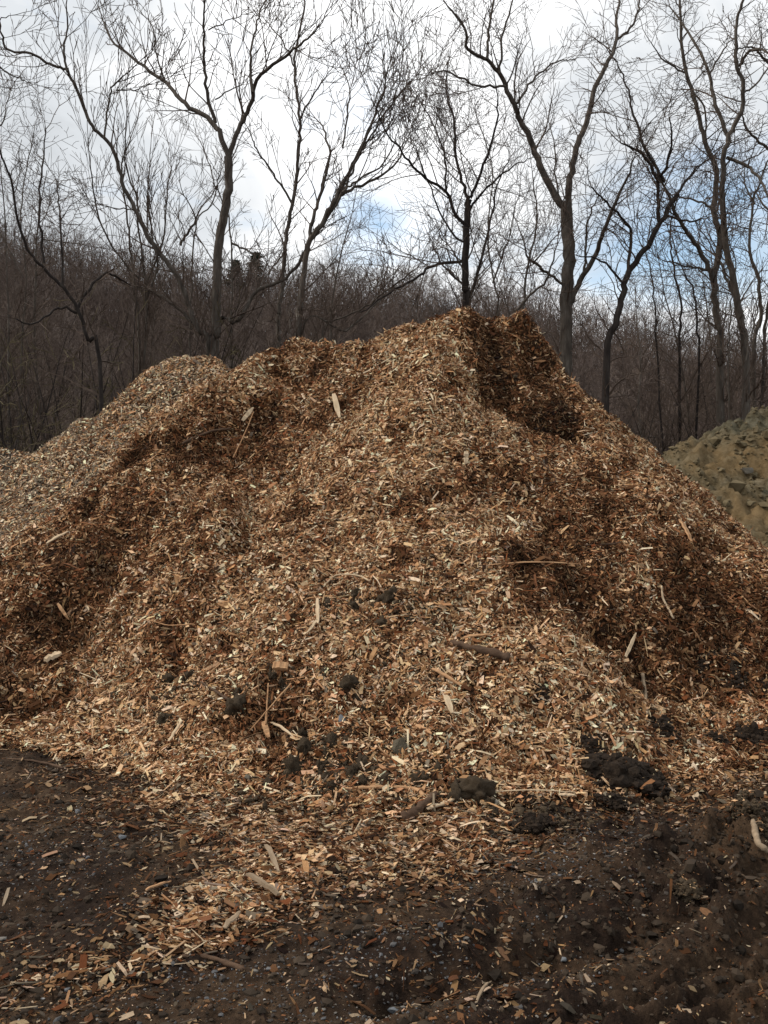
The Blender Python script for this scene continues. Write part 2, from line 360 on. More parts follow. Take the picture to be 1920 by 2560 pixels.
# ------------------------------------------------------------------ lumps, stones, sticks
def blob_mesh(name, sub, amp, freq, seed, facets=0, flat=1.0):
    import bmesh
    bm = bmesh.new(); bmesh.ops.create_icosphere(bm, subdivisions=sub, radius=1)
    rg = random.Random(seed); off = Vector((seed*3.1, seed*1.7, seed*.9))
    pl = [(Vector((rg.gauss(0, 1), rg.gauss(0, 1), rg.gauss(0, 1))).normalized(), rg.uniform(.42, .74)) for _ in range(int(facets*1.6))]
    for v in bm.verts:
        d = v.co.normalized(); r = 1.0
        for nn, h in pl:
            c = d.dot(nn)
            if c > .05: r = min(r, h/c)
        s = mnoise.fractal(d*freq+off, 1.0, 2.0, 5)+.5*abs(mnoise.noise(d*freq*2.7+off))
        v.co = d*r*(1+amp*s)
        v.co.z *= flat
    me = bpy.data.meshes.new(name); bm.to_mesh(me); bm.free()
    if not facets: me.shade_smooth()
    return me
def lump(name, px, py, w, h, mkey, label, cat, seed, sub=4, amp=.35, freq=1.6, facets=0, depth=None, sink=.3, group=None, smooth_=True, rot=None):
    p = surf(px, py)
    me = blob_mesh(name, sub, amp, freq, seed, facets)
    o = link(name, me, M[mkey]); dist = np.linalg.norm(p-np.array([0, 0, CH]))
    sx = w/F*dist/2; sz = h/F*dist/2
    o.scale = (sx, (depth or (sx+sz)/2), sz); n = snormal(p)
    o.location = Vector(p)+n*sz*(1-sink)*.5
    o.rotation_euler = rot or (random.uniform(-.2, .2), random.uniform(-.2, .2), random.uniform(-.3, .3))
    return tag(o, label, cat, group)

soil_root = SOIL.mesh('soil_heap'); o = link('soil_heap', soil_root, M['soil'])
tag(o, 'olive brown soil heap with grey green crumbs behind the big heap', 'soil heap')
# crumbs that lie on the soil heap
def lumps_mesh(name, P_, S, seed, m, parent=None, sub=1, jit=.25, cols=None):
    import bmesh
    bm = bmesh.new(); bmesh.ops.create_icosphere(bm, subdivisions=sub, radius=1)
    bv = np.array([v.co[:] for v in bm.verts]); bf = np.array([[v.index for v in f.verts] for f in bm.faces]); bm.free()
    n = len(P_); k = len(bv); rg = np.random.default_rng(seed)
    sc = S[:, None]*(.6+.7*rg.random((n, 3))); sc[:, 2] *= .75
    V = bv[None]*(1+jit*rg.standard_normal((n, k, 1)))*sc[:, None]
    a = rg.random(n)*6.28; ca, sa = np.cos(a)[:, None], np.sin(a)[:, None]
    V = np.stack([V[..., 0]*ca-V[..., 1]*sa, V[..., 0]*sa+V[..., 1]*ca, V[..., 2]], -1)+P_[:, None]
    Q = (np.arange(n)[:, None, None]*k+bf[None]).reshape(-1, 3)
    me = mesh_np(name, V.reshape(-1, 3), Q, None if cols is None else np.repeat(cols, len(bf), 0), None, 3)
    return link(name, me, m, parent)
x, y, z, gx, gy = scatter_heap(SOIL, 9000)
keep = fbm(x, y, .8, 3, 5) > -.05*np.ones_like(x)
sz = .013*np.exp(.85*R.standard_normal(len(x))); sz = np.minimum(sz, .17)
o.name = 'soil_heap'
M['crumb'] = noise_mat('soil_crumbs', [(.3, (.075, .055, .028)), (.7, (.19, .15, .085))], 5, bump=.8, bdist=.01)
cr = lumps_mesh('soil_crumbs', np.c_[x, y, z][keep], sz[keep], 5, M['crumb'], o); tag(cr, None, None, kind='stuff')

# ------------------------------------------------------------------ ground sheet
def axis(a, b, step, far, g=1.16):
    v = list(np.arange(a, b+step/2, step)); s = step; hi = [v[-1]]; lo = [v[0]]
    while hi[-1] < far: s *= g; hi.append(hi[-1]+s)
    s = step
    while lo[-1] > -far: s *= g; lo.append(lo[-1]-s)
    return np.array(lo[:0:-1]+v+hi[1:])
gxs = axis(-3.6, 3.6, .016, 600); gys = axis(1.7, 7.6, .016, 600)
GX, GY = np.meshgrid(gxs, gys)
GZ = Gh(GX, GY)
def ground_material():
    m, nt, b = mat('mud', .9, .1); L = nt.links.new
    tc = N(nt, 'ShaderNodeTexCoord'); o_ = tc.outputs['Object']
    n = N(nt, 'ShaderNodeTexNoise', Scale=1.3, Detail=5.0, Roughness=.6); L(o_, n.inputs['Vector'])
    n2 = N(nt, 'ShaderNodeTexNoise', Scale=26.0, Detail=10.0, Roughness=.75); L(o_, n2.inputs['Vector'])
    dk = ramp(nt, n2.outputs[0], [(.3, (.007, .0042, .003)), (.55, (.026, .0158, .0105)), (.78, (.075, .048, .03))])
    lt = ramp(nt, n2.outputs[0], [(.3, (.026, .0155, .009)), (.55, (.078, .049, .029)), (.78, (.16, .11, .068))])
    k = ramp(nt, n.outputs[0], [(.44, (0, 0, 0)), (.64, (1, 1, 1))])
    mx = N(nt, 'ShaderNodeMix', data_type='RGBA'); L(k, mx.inputs[0]); L(dk, mx.inputs[6]); L(lt, mx.inputs[7])
    L(mx.outputs[2], b.inputs['Base Color'])
    L(ramp(nt, n.outputs[0], [(.35, (.78,)*3), (.6, (.97,)*3)]), b.inputs['Roughness'])
    n3 = N(nt, 'ShaderNodeTexNoise', Scale=60.0, Detail=8.0, Roughness=.7); L(o_, n3.inputs['Vector'])
    bp = N(nt, 'ShaderNodeBump', Strength=.9, Distance=.014); L(n3.outputs[0], bp.inputs['Height']); L(bp.outputs[0], b.inputs['Normal'])
    return m
g = link('ground', grid_mesh('ground', GX, GY, GZ), ground_material()); g['kind'] = 'structure'

# chips lying on the ground
def ground_scatter(n, dens, ymax=8.5):
    out = []; got = 0
    while got < n:
        m = 200000; y = 1.9+R.random(m)*(ymax-1.9); x = (R.random(m)*2-1)*(.4158*1.35*y+.4)
        ok = R.random(m) < dens(x, y)*(.4158*1.35*y+.4)/5
        ok &= height(x, y) < Gh(x, y)+.03
        k = np.where(ok)[0]; out.append(np.c_[x, y][k]); got += len(k)
        if len(out) > 200: break
    a = np.concatenate(out)[:n]; return a[:, 0], a[:, 1]
def gl(px, py, r, w): X, Y = gpt(px, py); return (X, Y, r, w)
tongue = [gl(*t) for t in [(640, 2200, .22, 1.3), (560, 2280, .22, 1.2), (470, 2360, .16, .8), (740, 2130, .25, .9), (700, 2260, .18, .7), (850, 2120, .3, .9), (1000, 2110, .33, 1.0), (1130, 2090, .3, .9), (950, 2180, .22, .5), (1050, 2160, .25, .4),
    (820, 2050, .4, 1.2), (1000, 2040, .4, 1.3), (600, 2080, .35, .5), (380, 2010, .35, .45), (500, 1990, .35, .7), (200, 1930, .25, .3), (330, 2420, .15, .4), (180, 2450, .18, .35), (60, 2480, .2, .3), (1250, 2070, .25, .7), (1700, 1960, .3, .9), (1800, 1930, .35, .7), (1560, 2010, .25, .5), (400, 2300, .15, .3), (1100, 2350, .3, .12), (1250, 2480, .35, .1), (660, 2020, .3, .7)]]
def dch(x, y): return np.clip(field(x, y, tongue, .02)+.035*fbm(x, y, .35, 3, 21), .02, 1.6)*(.75+.8*fbm(x, y, .12, 2, 22)).clip(.1, 1.5)/1.4
x, y = ground_scatter(int(44000*NS), dch)
e = .03; z = Gh(x, y); nx = (Gh(x+e, y)-Gh(x-e, y))/(2*e); ny = (Gh(x, y+e)-Gh(x, y-e))/(2*e)
dd = dch(x, y)
mulch = np.clip(field(x, y, [gl(820, 2060, .35, .8), gl(1000, 2060, .4, .8), gl(900, 2140, .3, .6), gl(1080, 2130, .3, .4), gl(640, 2050, .3, .5)], 0.0), 0, 1)   # crushed, dirty chips
thick = np.clip(dd-.35, 0, 1)
gc = chips('scattered_wood_chips', x, y, z+thick*.02*R.random(len(x))+.003, nx, ny, np.clip(.75-.5*dd+.35*mulch+.3*fbm(x, y, .3, 3, 31), .1, .95), None, size=.88, tilt=.24, lift=.014, grey=np.clip(.25+.3*fbm(x, y, .5, 2, 33), 0, .6), long_frac=.06, dark=np.clip(.38+.62*dd, 0, 1.)*(1-.3*mulch))
tag(gc, 'loose wood chips trodden flat over the dark mud in front of the heap', 'wood chips', kind='stuff')
# fine shreds between the chips
x, y = ground_scatter(45000, lambda x, y: np.clip(.5+.6*fbm(x, y, .25, 3, 24), .1, 1))
z = Gh(x, y); nx = (Gh(x+e, y)-Gh(x-e, y))/(2*e); ny = (Gh(x, y+e)-Gh(x, y-e))/(2*e)
gf = chips('shredded_bark', x, y, z+.001, nx, ny, np.full(len(x), .85), None, size=.36, tilt=.3, lift=.006, grey=np.full(len(x), .15), dark=.75)
tag(gf, 'fine brown shreds of bark and wood mixed into the mud', 'bark shreds', kind='stuff')
# gravel
gs = [gl(*t) for t in [(1380, 2110, .3, 1), (1250, 2150, .3, .8), (1500, 2080, .3, .6), (1400, 2200, .35, .6), (150, 2100, .4, .5), (60, 2200, .35, .5), (480, 2450, .2, .9), (880, 2450, .25, .9), (750, 2420, .2, .7), (1000, 2350, .2, .6), (1180, 2400, .3, .5), (30, 2550, .3, .6), (620, 2500, .3, .5), (950, 2540, .2, .8)]]
def dgr(x, y): return np.clip(field(x, y, gs, .06)+.12*fbm(x, y, .3, 3, 41), 0, 1)
x, y = ground_scatter(9000, dgr)
sz = .0032*np.exp(.5*R.standard_normal(len(x))); sz = np.minimum(sz, .014)
gcol = np.array([[.075, .072, .07], [.12, .12, .122], [.055, .045, .038], [.17, .155, .135], [.1, .065, .045], [.26, .25, .235]])
cc = gcol[R.choice(6, len(x), p=[.3, .22, .26, .08, .11, .03])]*(.7+.6*R.random((len(x), 1)))
mg, nt, b = mat('gravel', .85, .15); at = N(nt, 'ShaderNodeAttribute', attribute_name='Col'); nt.links.new(at.outputs['Color'], b.inputs['Base Color'])
gv = lumps_mesh('gravel', np.c_[x, y, Gh(x, y)+sz*.2], sz, 9, mg, cols=cc); tag(gv, 'small grey gravel pressed into the mud', 'gravel', kind='stuff')
# crumbs of soil all over the yard
x, y = ground_scatter(30000, lambda x, y: np.clip(.35+.5*fbm(x, y, .3, 3, 61)+.9*np.exp(-(seg_dist(x, y, gpt(2150, 1990), gpt(1700, 2330))[0]/.4)**2), 0, 1))
sz = np.minimum(.0045*np.exp(.7*R.standard_normal(len(x))), .028)
cc = np.array([[.034, .024, .016]])*(.4+1.5*R.random((len(x), 1)))
cv = lumps_mesh('mud_crumbs', np.c_[x, y, Gh(x, y)], sz, 10, mg, cols=cc); tag(cv, 'dark crumbs of mud strewn over the ground', 'mud crumbs', kind='stuff')

# ------------------------------------------------------------------ single pieces
def tube_arrays(polys, sides=3):
    # polys: list of (points Nx3, radii N); returns V, Q
    Vs, Qs = [], []; base = 0
    by = {}
    for p, r in polys: by.setdefault(len(p), []).append((p, r))
    for n, lst in by.items():
        Pn = np.array([a for a, _ in lst], float); Rn = np.array([b for _, b in lst], float); m = len(lst)
        T = np.empty_like(Pn); T[:, 1:-1] = Pn[:, 2:]-Pn[:, :-2]; T[:, 0] = Pn[:, 1]-Pn[:, 0]; T[:, -1] = Pn[:, -1]-Pn[:, -2]
        T /= np.linalg.norm(T, axis=2, keepdims=True)+1e-9
        ref = np.where(np.abs(T[:, :1, 2:3]) < .9, np.array([0, 0, 1.]), np.array([1., 0, 0])); ref = np.broadcast_to(ref, T.shape)
        A = np.cross(T, ref); A /= np.linalg.norm(A, axis=2, keepdims=True)+1e-9; B = np.cross(T, A)
        an = np.arange(sides)*2*np.pi/sides
        V = Pn[:, :, None]+Rn[:, :, None, None]*(A[:, :, None]*np.cos(an)[None, None, :, None]+B[:, :, None]*np.sin(an)[None, None, :, None])
        idx = base+np.arange(m*n*sides).reshape(m, n, sides); nx_ = np.roll(idx, -1, 2)
        Q = np.stack([idx[:, :-1], nx_[:, :-1], nx_[:, 1:], idx[:, 1:]], -1).reshape(-1, 4)
        Vs.append(V.reshape(-1, 3)); Qs.append(Q); base += m*n*sides
    return np.concatenate(Vs), np.concatenate(Qs)
def catmull(pts, per=5):
    p = np.array(pts, float); p = np.vstack([2*p[0]-p[1], p, 2*p[-1]-p[-2]]); out = []
    for i in range(1, len(p)-2):
        for k in range(per):
            t = k/per; a, b, c, d = p[i-1:i+3]
            out.append(.5*((2*b)+(-a+c)*t+(2*a-5*b+4*c-d)*t*t+(-a+3*b-3*c+d)*t**3))
    out.append(p[-2]); return np.array(out)
def stick(name, pxs, r0, r1, mkey, label, cat='stick', lift=.02, knots=True, group=None):
    w = []
    for i, (a, b) in enumerate(pxs):
        q = surf(a, b); q = q+np.array(snormal(q))*lift; w.append(q)
    c = catmull(w, 6); n = len(c); t = np.linspace(0, 1, n); rad = r0+(r1-r0)*t
    rad = rad*(1+.12*R.standard_normal(n)) if knots else rad
    c[1:-1] += R.standard_normal((n-2, 3))*.15*r0
    o0 = c[0].copy(); c = c-o0
    c = np.vstack([c[0], c, c[-1]]); rad = np.r_[rad[0]*.15, rad, rad[-1]*.15]
    c[0] -= (c[2]-c[1])*.02; c[-1] += (c[-2]-c[-3])*.02
    V, Q = tube_arrays([(c, rad)], 8)
    me = mesh_np(name, V, Q); me.shade_smooth()
    o = link(name, me, M[mkey]); o.location = o0
    return tag(o, label, cat, group)
def splinter(name, a, b, wpx, mkey, label, cat='wood splinter', th=.3, lift=.03, taper=(.7, .35), tip=0.0, group=None):
    """a split flat piece of wood between two pixels: ragged outline, real thickness, slight bow"""
    A = surf(*a); B = surf(*b); nA = np.array(snormal((A+B)/2, .1)); A = A+nA*lift; B = B+nA*(lift+tip)
    t = B-A; L = np.linalg.norm(t); t /= L; s = np.cross(t, nA); s /= np.linalg.norm(s); nA = np.cross(s, t)
    wd = .78*wpx/F*np.linalg.norm(A); n = 9; V = []
    j = R.standard_normal((n, 2))*.07
    for i in range(n):
        u = i/(n-1); e = min(u, 1-u)
        w0 = wd/2*(taper[0]+(1-taper[0])*min(1, u*4) if u < .5 else taper[1]+(1-taper[1])*min(1, (1-u)*3))
        bow = L*.03*math.sin(u*math.pi)+wd*.1*R.standard_normal(); hh = wd*th/2*(.6+.4*min(1, e*6))
        c = t*(u*L)+nA*bow
        for sw, sh in ((-1+j[i, 0], -1), (1+j[i, 1], -1), (.85+j[i, 1], 1), (-.85+j[i, 0], 1)): V.append(c+s*w0*sw+nA*hh*sh)
    f = []
    for i in range(n-1):
        for c in range(4): f.append((i*4+c, i*4+(c+1) % 4, i*4+4+(c+1) % 4, i*4+4+c))
    f += [(3, 2, 1, 0), (n*4-4, n*4-3, n*4-2, n*4-1)]
    # local axes along the grain
    V = np.array(V); Rm = np.stack([t, s, nA], 1); Vl = V@Rm
    me = mesh_np(name, Vl, np.array(f)); o = link(name, me, M[mkey])
    from mathutils import Matrix
    o.matrix_world = Matrix.Translation(A)@Matrix(Rm.tolist()).to_4x4()
    return tag(o, label, cat, group)

lump('clay_block', 1003, 1880, 52, 62, 'clay', 'squarish grey clay block at the foot of the heap, taller than the stones near it', 'clay block', 3, facets=9, amp=.1, freq=2, sink=.1)
lump('clay_clod', 1185, 1990, 80, 62, 'clod', 'cracked brown clay clod left of a pale rounded stone at the heap foot', 'soil clod', 8, amp=.45, freq=2)
lump('stone', 1232, 2018, 44, 32, 'stone', 'pale rounded stone beside the cracked clay clod at the heap foot', 'stone', 11, facets=8, amp=.05, sink=.1)
lump('stone', 858, 1812, 30, 34, 'blue_stone', 'blue grey angular stone above the soil clods in the lower middle of the heap', 'stone', 12, facets=9, amp=.04, sink=.1)
lump('stone', 318, 1893, 38, 20, 'stone', 'low brown grey stone at the left foot of the heap', 'stone', 13, facets=8, amp=.05)
lump('stone', 620, 1950, 32, 26, 'stone', 'tan angular stone on the dark chips below the left half of the heap', 'stone', 14, facets=7, amp=.05)
lump('stone', 988, 2530, 40, 15, 'blue_stone', 'flat blue grey stone in the mud at the bottom edge of the picture', 'stone', 15, facets=8, amp=.04)
lump('stone', 306, 2100, 22, 13, 'blue_stone', 'small whitish stone alone on the dark mud at the left', 'stone', 16, facets=8, amp=.04)
lump('stone', 1410, 2410, 18, 14, 'blue_stone', 'small blue grey stone in the chips of the foreground mud', 'stone', 17, facets=8, amp=.04)
lump('stone', 1862, 1180, 34, 24, 'stone', 'pale stone sticking out of the soil heap', 'stone', 18, facets=8, amp=.05)
# black peat
STUCK = []
def pile(name, px, py, w, h, mkey, label, cat, seed):
    """a slumped clump of crumbly peat or mud: lumps of all sizes heaped over an uneven patch"""
    rg = np.random.default_rng(seed); p = surf(px, py+h*.25); n_ = snormal(p, .12); dist = np.linalg.norm(p-np.array([0, 0, CH]))
    a = w/F*dist/2; b = max(.6*a, h/F*dist/2*.9); n = int(110+900*min(a, .3)); Q_, S_ = [], []
    for i in range(n):
        t = rg.random()*6.283; r = .92*rg.random()**.75*(1+.14*math.sin(t*3+seed)+.1*math.sin(t*5+seed*2)); x = p[0]+math.cos(t)*r*a; y = p[1]+math.sin(t)*r*b
        s_ = a*(.24 if i < 14 else .085+.12*rg.random()**2)*(1.15-.6*min(r, 1.2)); up = .025+max(0, 1.1-r)*min(a, b)*.5*rg.random()
        Q_.append((x, y, float(height(np.array(x), np.array(y)))+up+s_*.2)); S_.append(s_)
    for q in range(int(25+420*a)):
        k_ = rg.integers(14, n); STUCK.append((Q_[k_][0], Q_[k_][1], Q_[k_][2]+S_[k_]*.75))
    Q_, S_ = np.array(Q_), np.array(S_); o = lumps_mesh(name, Q_-p, S_, seed, M[mkey], sub=2, jit=.15); o.location = p
    return tag(o, label, cat)
pile('peat_clump', 1330, 2068, 120, 56, 'peat', 'black peat clump at the edge of the gravelly mud, nearest to the camera', 'peat clump', 21)
pile('peat_clump', 1560, 1930, 215, 95, 'peat', 'largest black peat clump at the right foot of the heap', 'peat clump', 22)
pile('peat_clump', 1480, 1870, 90, 60, 'peat', 'smaller black peat clump touching the upper left of the largest one', 'peat clump', 23)
pile('peat_clump', 1530, 2010, 90, 36, 'peat', 'low black peat clump just below the largest one', 'peat clump', 24)
pile('peat_clump', 1660, 1820, 90, 60, 'peat', 'black peat clump in the gully above the largest clump', 'peat clump', 25)
pile('peat_clump', 1800, 1855, 70, 40, 'peat', 'brown black peat clump at the right foot, left of the long low one', 'peat clump', 26)
pile('peat_clump', 1885, 1845, 100, 38, 'peat', 'long low black peat clump at the right edge of the picture', 'peat clump', 27)
pile('peat_clump', 1840, 1680, 60, 110, 'peat', 'upright dark peat clump high on the right flank', 'peat clump', 28)
pile('peat_clump', 1760, 1670, 60, 46, 'peat', 'dark peat clump left of the upright one on the right flank', 'peat clump', 29)
pile('peat_clump', 1355, 1752, 62, 34, 'peat', 'black peat clump in a small hollow on the lower right slope', 'peat clump', 30)
pile('peat_clump', 1915, 1720, 50, 40, 'peat', 'black peat clump cut by the right edge above the low long one', 'peat clump', 31)
pile('peat_clump', 1310, 2000, 60, 40, 'peat', 'small black peat clump between the pale stone and the largest clump', 'peat clump', 32)
pile('mud_clod', 1900, 2040, 95, 70, 'clod', 'large dark mud clod at the right edge above the stick', 'mud clod', 33)
pile('mud_clod', 1845, 2030, 70, 50, 'clod', 'dark mud clod left of the large one by the right edge', 'mud clod', 34)
pile('mud_clod', 1720, 2240, 90, 44, 'clod', 'flat mud clod at the end of the muddy berm', 'mud clod', 35)
tg = []
tsp = [(170, 1520, .35, 34), (60, 1390, .3, 18), (520, 1110, .45, 34), (690, 1780, .28, 34), (1230, 960, .3, 14), (1390, 1090, .25, 16), (1430, 1470, .35, 22), (1560, 1620, .3, 18), (1130, 1600, .3, 12), (960, 1300, 1.1, 50), (1600, 1400, .7, 26), (350, 1650, .7, 26), (620, 930, .35, 14)]
for (a, b, r, n_) in tsp:
    h = MAIN.hit(a, b)
    for q in range(n_):
        x0, y0 = h[0]+random.gauss(0, r*.7), h[1]+random.gauss(0, r*.6); an = random.random()*6.28; Lt = random.uniform(.1, .34); cu = random.gauss(0, .5); pp = []
        for i in range(6):
            an += cu*.15; pp.append((x0, y0, float(height(np.array(x0), np.array(y0)))+.045+random.gauss(0, .008))); x0 += math.cos(an)*Lt/5*.8; y0 += math.sin(an)*Lt/5*.8
        r_ = random.uniform(.0018, .0042); tg.append((pp, np.linspace(r_, r_*.5, 6)))
V, Q = tube_arrays(tg, 5); me = mesh_np('tangled_twigs', V, Q); me.shade_smooth()
tw_ = link('tangled_twigs', me, noise_mat('tangled_twigs', [(.35, (.06, .032, .018)), (.65, (.3, .19, .1))], 6, bump=0), bpy.data.objects['wood_chip_heap']); tw_['kind'] = 'stuff'
k_ = np.array(STUCK)
chips('stray_wood_chips', k_[:, 0], k_[:, 1], k_[:, 2], 0*k_[:, 0], 0*k_[:, 0], np.full(len(k_), .3), bpy.data.objects['wood_chip_heap'], tilt=.5, lift=.006, size=.9)
# soil crumbled over the lower slope and the moist pockets
cp = []
for (a, b, r, n_) in [(740, 1960, .2, 500), (900, 1930, .25, 600), (820, 1900, .2, 400), (960, 1960, .2, 400), (840, 1500, .22, 350), (1030, 1600, .2, 300), (980, 1530, .2, 250), (420, 1750, .2, 300), (1100, 1960, .2, 300), (1560, 1900, .3, 600), (1480, 1850, .2, 300), (1640, 1800, .2, 300), (1330, 2060, .2, 300), (1240, 960, .25, 500), (1380, 1080, .2, 400), (1800, 1850, .3, 400), (1840, 1680, .2, 250), (900, 1750, .3, 350)]:
    h = MAIN.hit(a, b)
    if h is None: h = surf(a, b)
    for q in range(n_): cp.append((h[0]+random.gauss(0, r*.7), h[1]+random.gauss(0, r*.6)))
cp = np.array(cp); cz = height(cp[:, 0], cp[:, 1]); csz = np.minimum(.007*np.exp(.6*R.standard_normal(len(cp))), .03)
so_ = lumps_mesh('soil_crumbs', np.c_[cp, cz+.012+.01*R.random(len(cp))], csz, 15, M['clod'], bpy.data.objects['wood_chip_heap'], jit=.2); so_['kind'] = 'stuff'
# many small clods low on the heap
protos = [blob_mesh('soil_clod', 3, .75, 2.4, 40+k) for k in range(6)]
for pm in protos: pm.materials.append(M['clod'])
spots = [(740, 1960), (900, 1930), (820, 1900), (960, 1960), (840, 1500), (980, 1530), (420, 1750), (760, 1870), (1100, 1960), (640, 1720), (880, 1760)]
cn = 0
while cn < 150:
    c = random.choice(spots); px = random.gauss(c[0], 60); py = random.gauss(c[1], 30)
    p = surf(px, py)
    if p is None: continue
    s = min(.055, .015*math.exp(random.gauss(.3, .5)))
    o = bpy.data.objects.new('soil_clod', random.choice(protos)); C.objects.link(o)
    o.location = Vector(p)+snormal(p)*s*.45; o.scale = (s*random.uniform(.9, 1.4), s, s*random.uniform(.6, .9)); o.rotation_euler = (random.random()*6, random.random()*6, random.random()*6)
    tag(o, 'small dark brown soil clod lying on the wood chips of the lower slope', 'soil clod', 'small soil clods on the lower slope'); cn += 1

# sticks and splinters that stand out in the photo
stick('bent_stick', [(862, 1984), (950, 1981), (1035, 1984), (1062, 2004)], .009, .012, 'orange_wood', 'long thin pale stick with a bent right end at the heap foot', lift=.03)
stick('stick', [(1008, 2058), (1050, 2036), (1092, 1998)], .03, .018, 'brown_bark', 'short thick dark barked stick at the heap foot', lift=.03)
splinter('wood_splinter', (1068, 2038), (1150, 2010), 16, 'pale_wood', 'whitish splinter right of the thick dark barked stick', lift=.03)
stick('stick', [(1878, 2068), (1890, 2115), (1916, 2160)], .012, .015, 'grey_wood', 'knotty pale stick in the mud at the right edge', lift=.03)
stick('stick', [(455, 2398), (520, 2405), (610, 2434)], .007, .009, 'brown_bark', 'thin dark branch lying on the mud below the near pile of chips', lift=.012)
splinter('wood_splinter', (664, 2135), (696, 2222), 17, 'grey_wood', 'grey splinter standing upright from the near pile of chips', lift=.04, tip=.03)
splinter('wood_splinter', (615, 2214), (692, 2262), 16, 'grey_wood', 'grey square edged slat below the upright splinter in the near chips', lift=.04, th=.7, taper=(.9, .9))
splinter('wood_splinter', (560, 2335), (600, 2300), 22, 'grey_wood', 'wide grey split slab in the near pile of chips', lift=.03, th=.2)
splinter('wood_splinter', (1192, 2520), (1230, 2468), 12, 'grey_wood', 'slanted narrow splinter on the foreground mud', lift=.015)
splinter('bark_strip', (365, 2232), (428, 2212), 14, 'orange_wood', 'orange brown bark strip on the dark mud left of the near chips', 'bark strip', lift=.012)
splinter('wood_splinter', (1110, 1755), (1128, 1800), 20, 'pale_wood', 'pale wide splinter pointing down the middle of the lower slope', lift=.05)
splinter('wood_splinter', (1080, 1688), (1150, 1732), 12, 'orange_wood', 'long orange splinter slanting above the pale wide one', lift=.05)
splinter('wood_splinter', (1046, 1828), (1086, 1850), 14, 'orange_wood', 'orange splinter right above the clay block', lift=.04)
splinter('wood_splinter', (684, 1676), (722, 1682), 26, 'orange_wood', 'short thick orange block of wood on the left middle slope', lift=.05, th=.5, taper=(.9, .9))
splinter('wood_splinter', (803, 1515), (806, 1580), 13, 'pale_wood', 'upright pale splinter in the middle of the slope', lift=.06)
splinter('wood_splinter', (800, 1560), (770, 1600), 10, 'pale_wood', 'pale splinter leaning left from the foot of the upright one', lift=.05)
splinter('wood_splinter', (661, 1825), (676, 1860), 20, 'orange_wood', 'short broken wood block in the twiggy hollow', lift=.05, th=.5)
splinter('wood_splinter', (680, 1825), (738, 1860), 9, 'pale_wood', 'thin pale splinter right of the twiggy hollow', lift=.04)
splinter('wood_splinter', (430, 1868), (465, 1815), 11, 'pale_wood', 'pale splinter pointing up on the lower left slope', lift=.05)
splinter('wood_splinter', (1555, 1652), (1582, 1590), 11, 'pale_wood', 'whitish curved splinter standing in the right gully', lift=.06)
stick('twig', [(1645, 1475), (1650, 1510), (1675, 1555)], .007, .009, 'pale_wood', 'pale forked twig on the right flank', 'twig', lift=.05)
stick('twig', [(1600, 1700), (1603, 1750), (1608, 1800)], .012, .009, 'grey_wood', 'pale upright twig at the lower end of the right gully', 'twig', lift=.05)
splinter('wood_splinter', (1215, 2000), (1438, 1998), 5, 'pale_wood', 'long thin pale splinter between the pale stone and the peat clumps', lift=.04)
splinter('wood_splinter', (1395, 2002), (1440, 2008), 12, 'pale_wood', 'broad cream splinter by the low peat clump', lift=.04)
splinter('wood_splinter', (120, 1372), (175, 1342), 11, 'pale_wood', 'pale splinter above the dark hollow on the left flank', lift=.05)
splinter('wood_splinter', (150, 1515), (178, 1555), 10, 'orange_wood', 'tan splinter pointing down in the dark left hollow', lift=.06)
splinter('wood_splinter', (120, 1660), (160, 1655), 34, 'pale_wood', 'jagged cream wood shard at the left of the slope', lift=.05)
splinter('wood_splinter', (835, 1000), (850, 1060), 16, 'pale_wood', 'broad pale splinter on the upper middle slope', lift=.05)
splinter('wood_splinter', (605, 1060), (632, 1032), 14, 'pale_wood', 'cream splinter on the upper left slope', lift=.05)
splinter('wood_splinter', (1163, 1140), (1163, 1170), 16, 'pale_wood', 'short cream slab below the peak', lift=.05)
splinter('wood_splinter', (1215, 1425), (1440, 1425), 6, 'orange_wood', 'long thin reddish splinter lying level across the right middle slope', lift=.05)
splinter('wood_splinter', (1690, 1310), (1720, 1365), 14, 'orange_wood', 'brown splinter slanting down the right flank', lift=.05)
stick('twig', [(1460, 1380), (1520, 1375), (1550, 1370)], .006, .005, 'brown_bark', 'dark thin twig level on the right flank', 'twig', lift=.06)
stick('branch', [(1130, 1615), (1180, 1625), (1230, 1640), (1275, 1650)], .02, .028, 'brown_bark', 'thick brown branch half buried in the middle of the lower slope', 'branch', lift=.02)
splinter('wood_splinter', (1160, 1612), (1230, 1606), 10, 'orange_wood', 'tan splinter lying on the half buried brown branch', lift=.06)
stick('twig', [(815, 1480), (850, 1460), (900, 1458), (935, 1468)], .005, .006, 'pale_wood', 'thin arched pale twig in the middle of the slope', 'twig', lift=.07)
stick('twig', [(510, 1720), (560, 1750), (600, 1775)], .008, .009, 'brown_bark', 'dark slanted twig above the twiggy hollow', 'twig', lift=.05)
stick('twig', [(670, 1730), (672, 1780), (662, 1830)], .004, .006, 'orange_wood', 'thin upright twig in the twiggy hollow', 'twig', lift=.09)
stick('twig', [(630, 1850), (700, 1780), (735, 1730)], .004, .005, 'orange_wood', 'thin reddish twig crossing the twiggy hollow', 'twig', lift=.09)
stick('twig', [(380, 1560), (430, 1572), (500, 1570)], .004, .005, 'orange_wood', 'pale thin wavy twig on the left middle slope', 'twig', lift=.06)
stick('twig', [(20, 1905), (110, 1915), (200, 1945)], .006, .008, 'brown_bark', 'dark twig on the mud at the left foot of the heap', 'twig', lift=.02)
stick('twig', [(590, 1160), (620, 1090), (628, 1040)], .005, .004, 'orange_wood', 'thin reddish twig standing up on the upper left slope', 'twig', lift=.08)
stick('branch', [(460, 1120), (520, 1090), (570, 1082)], .014, .012, 'brown_bark', 'dark branch poking out of the upper left slope', 'branch', lift=.05)
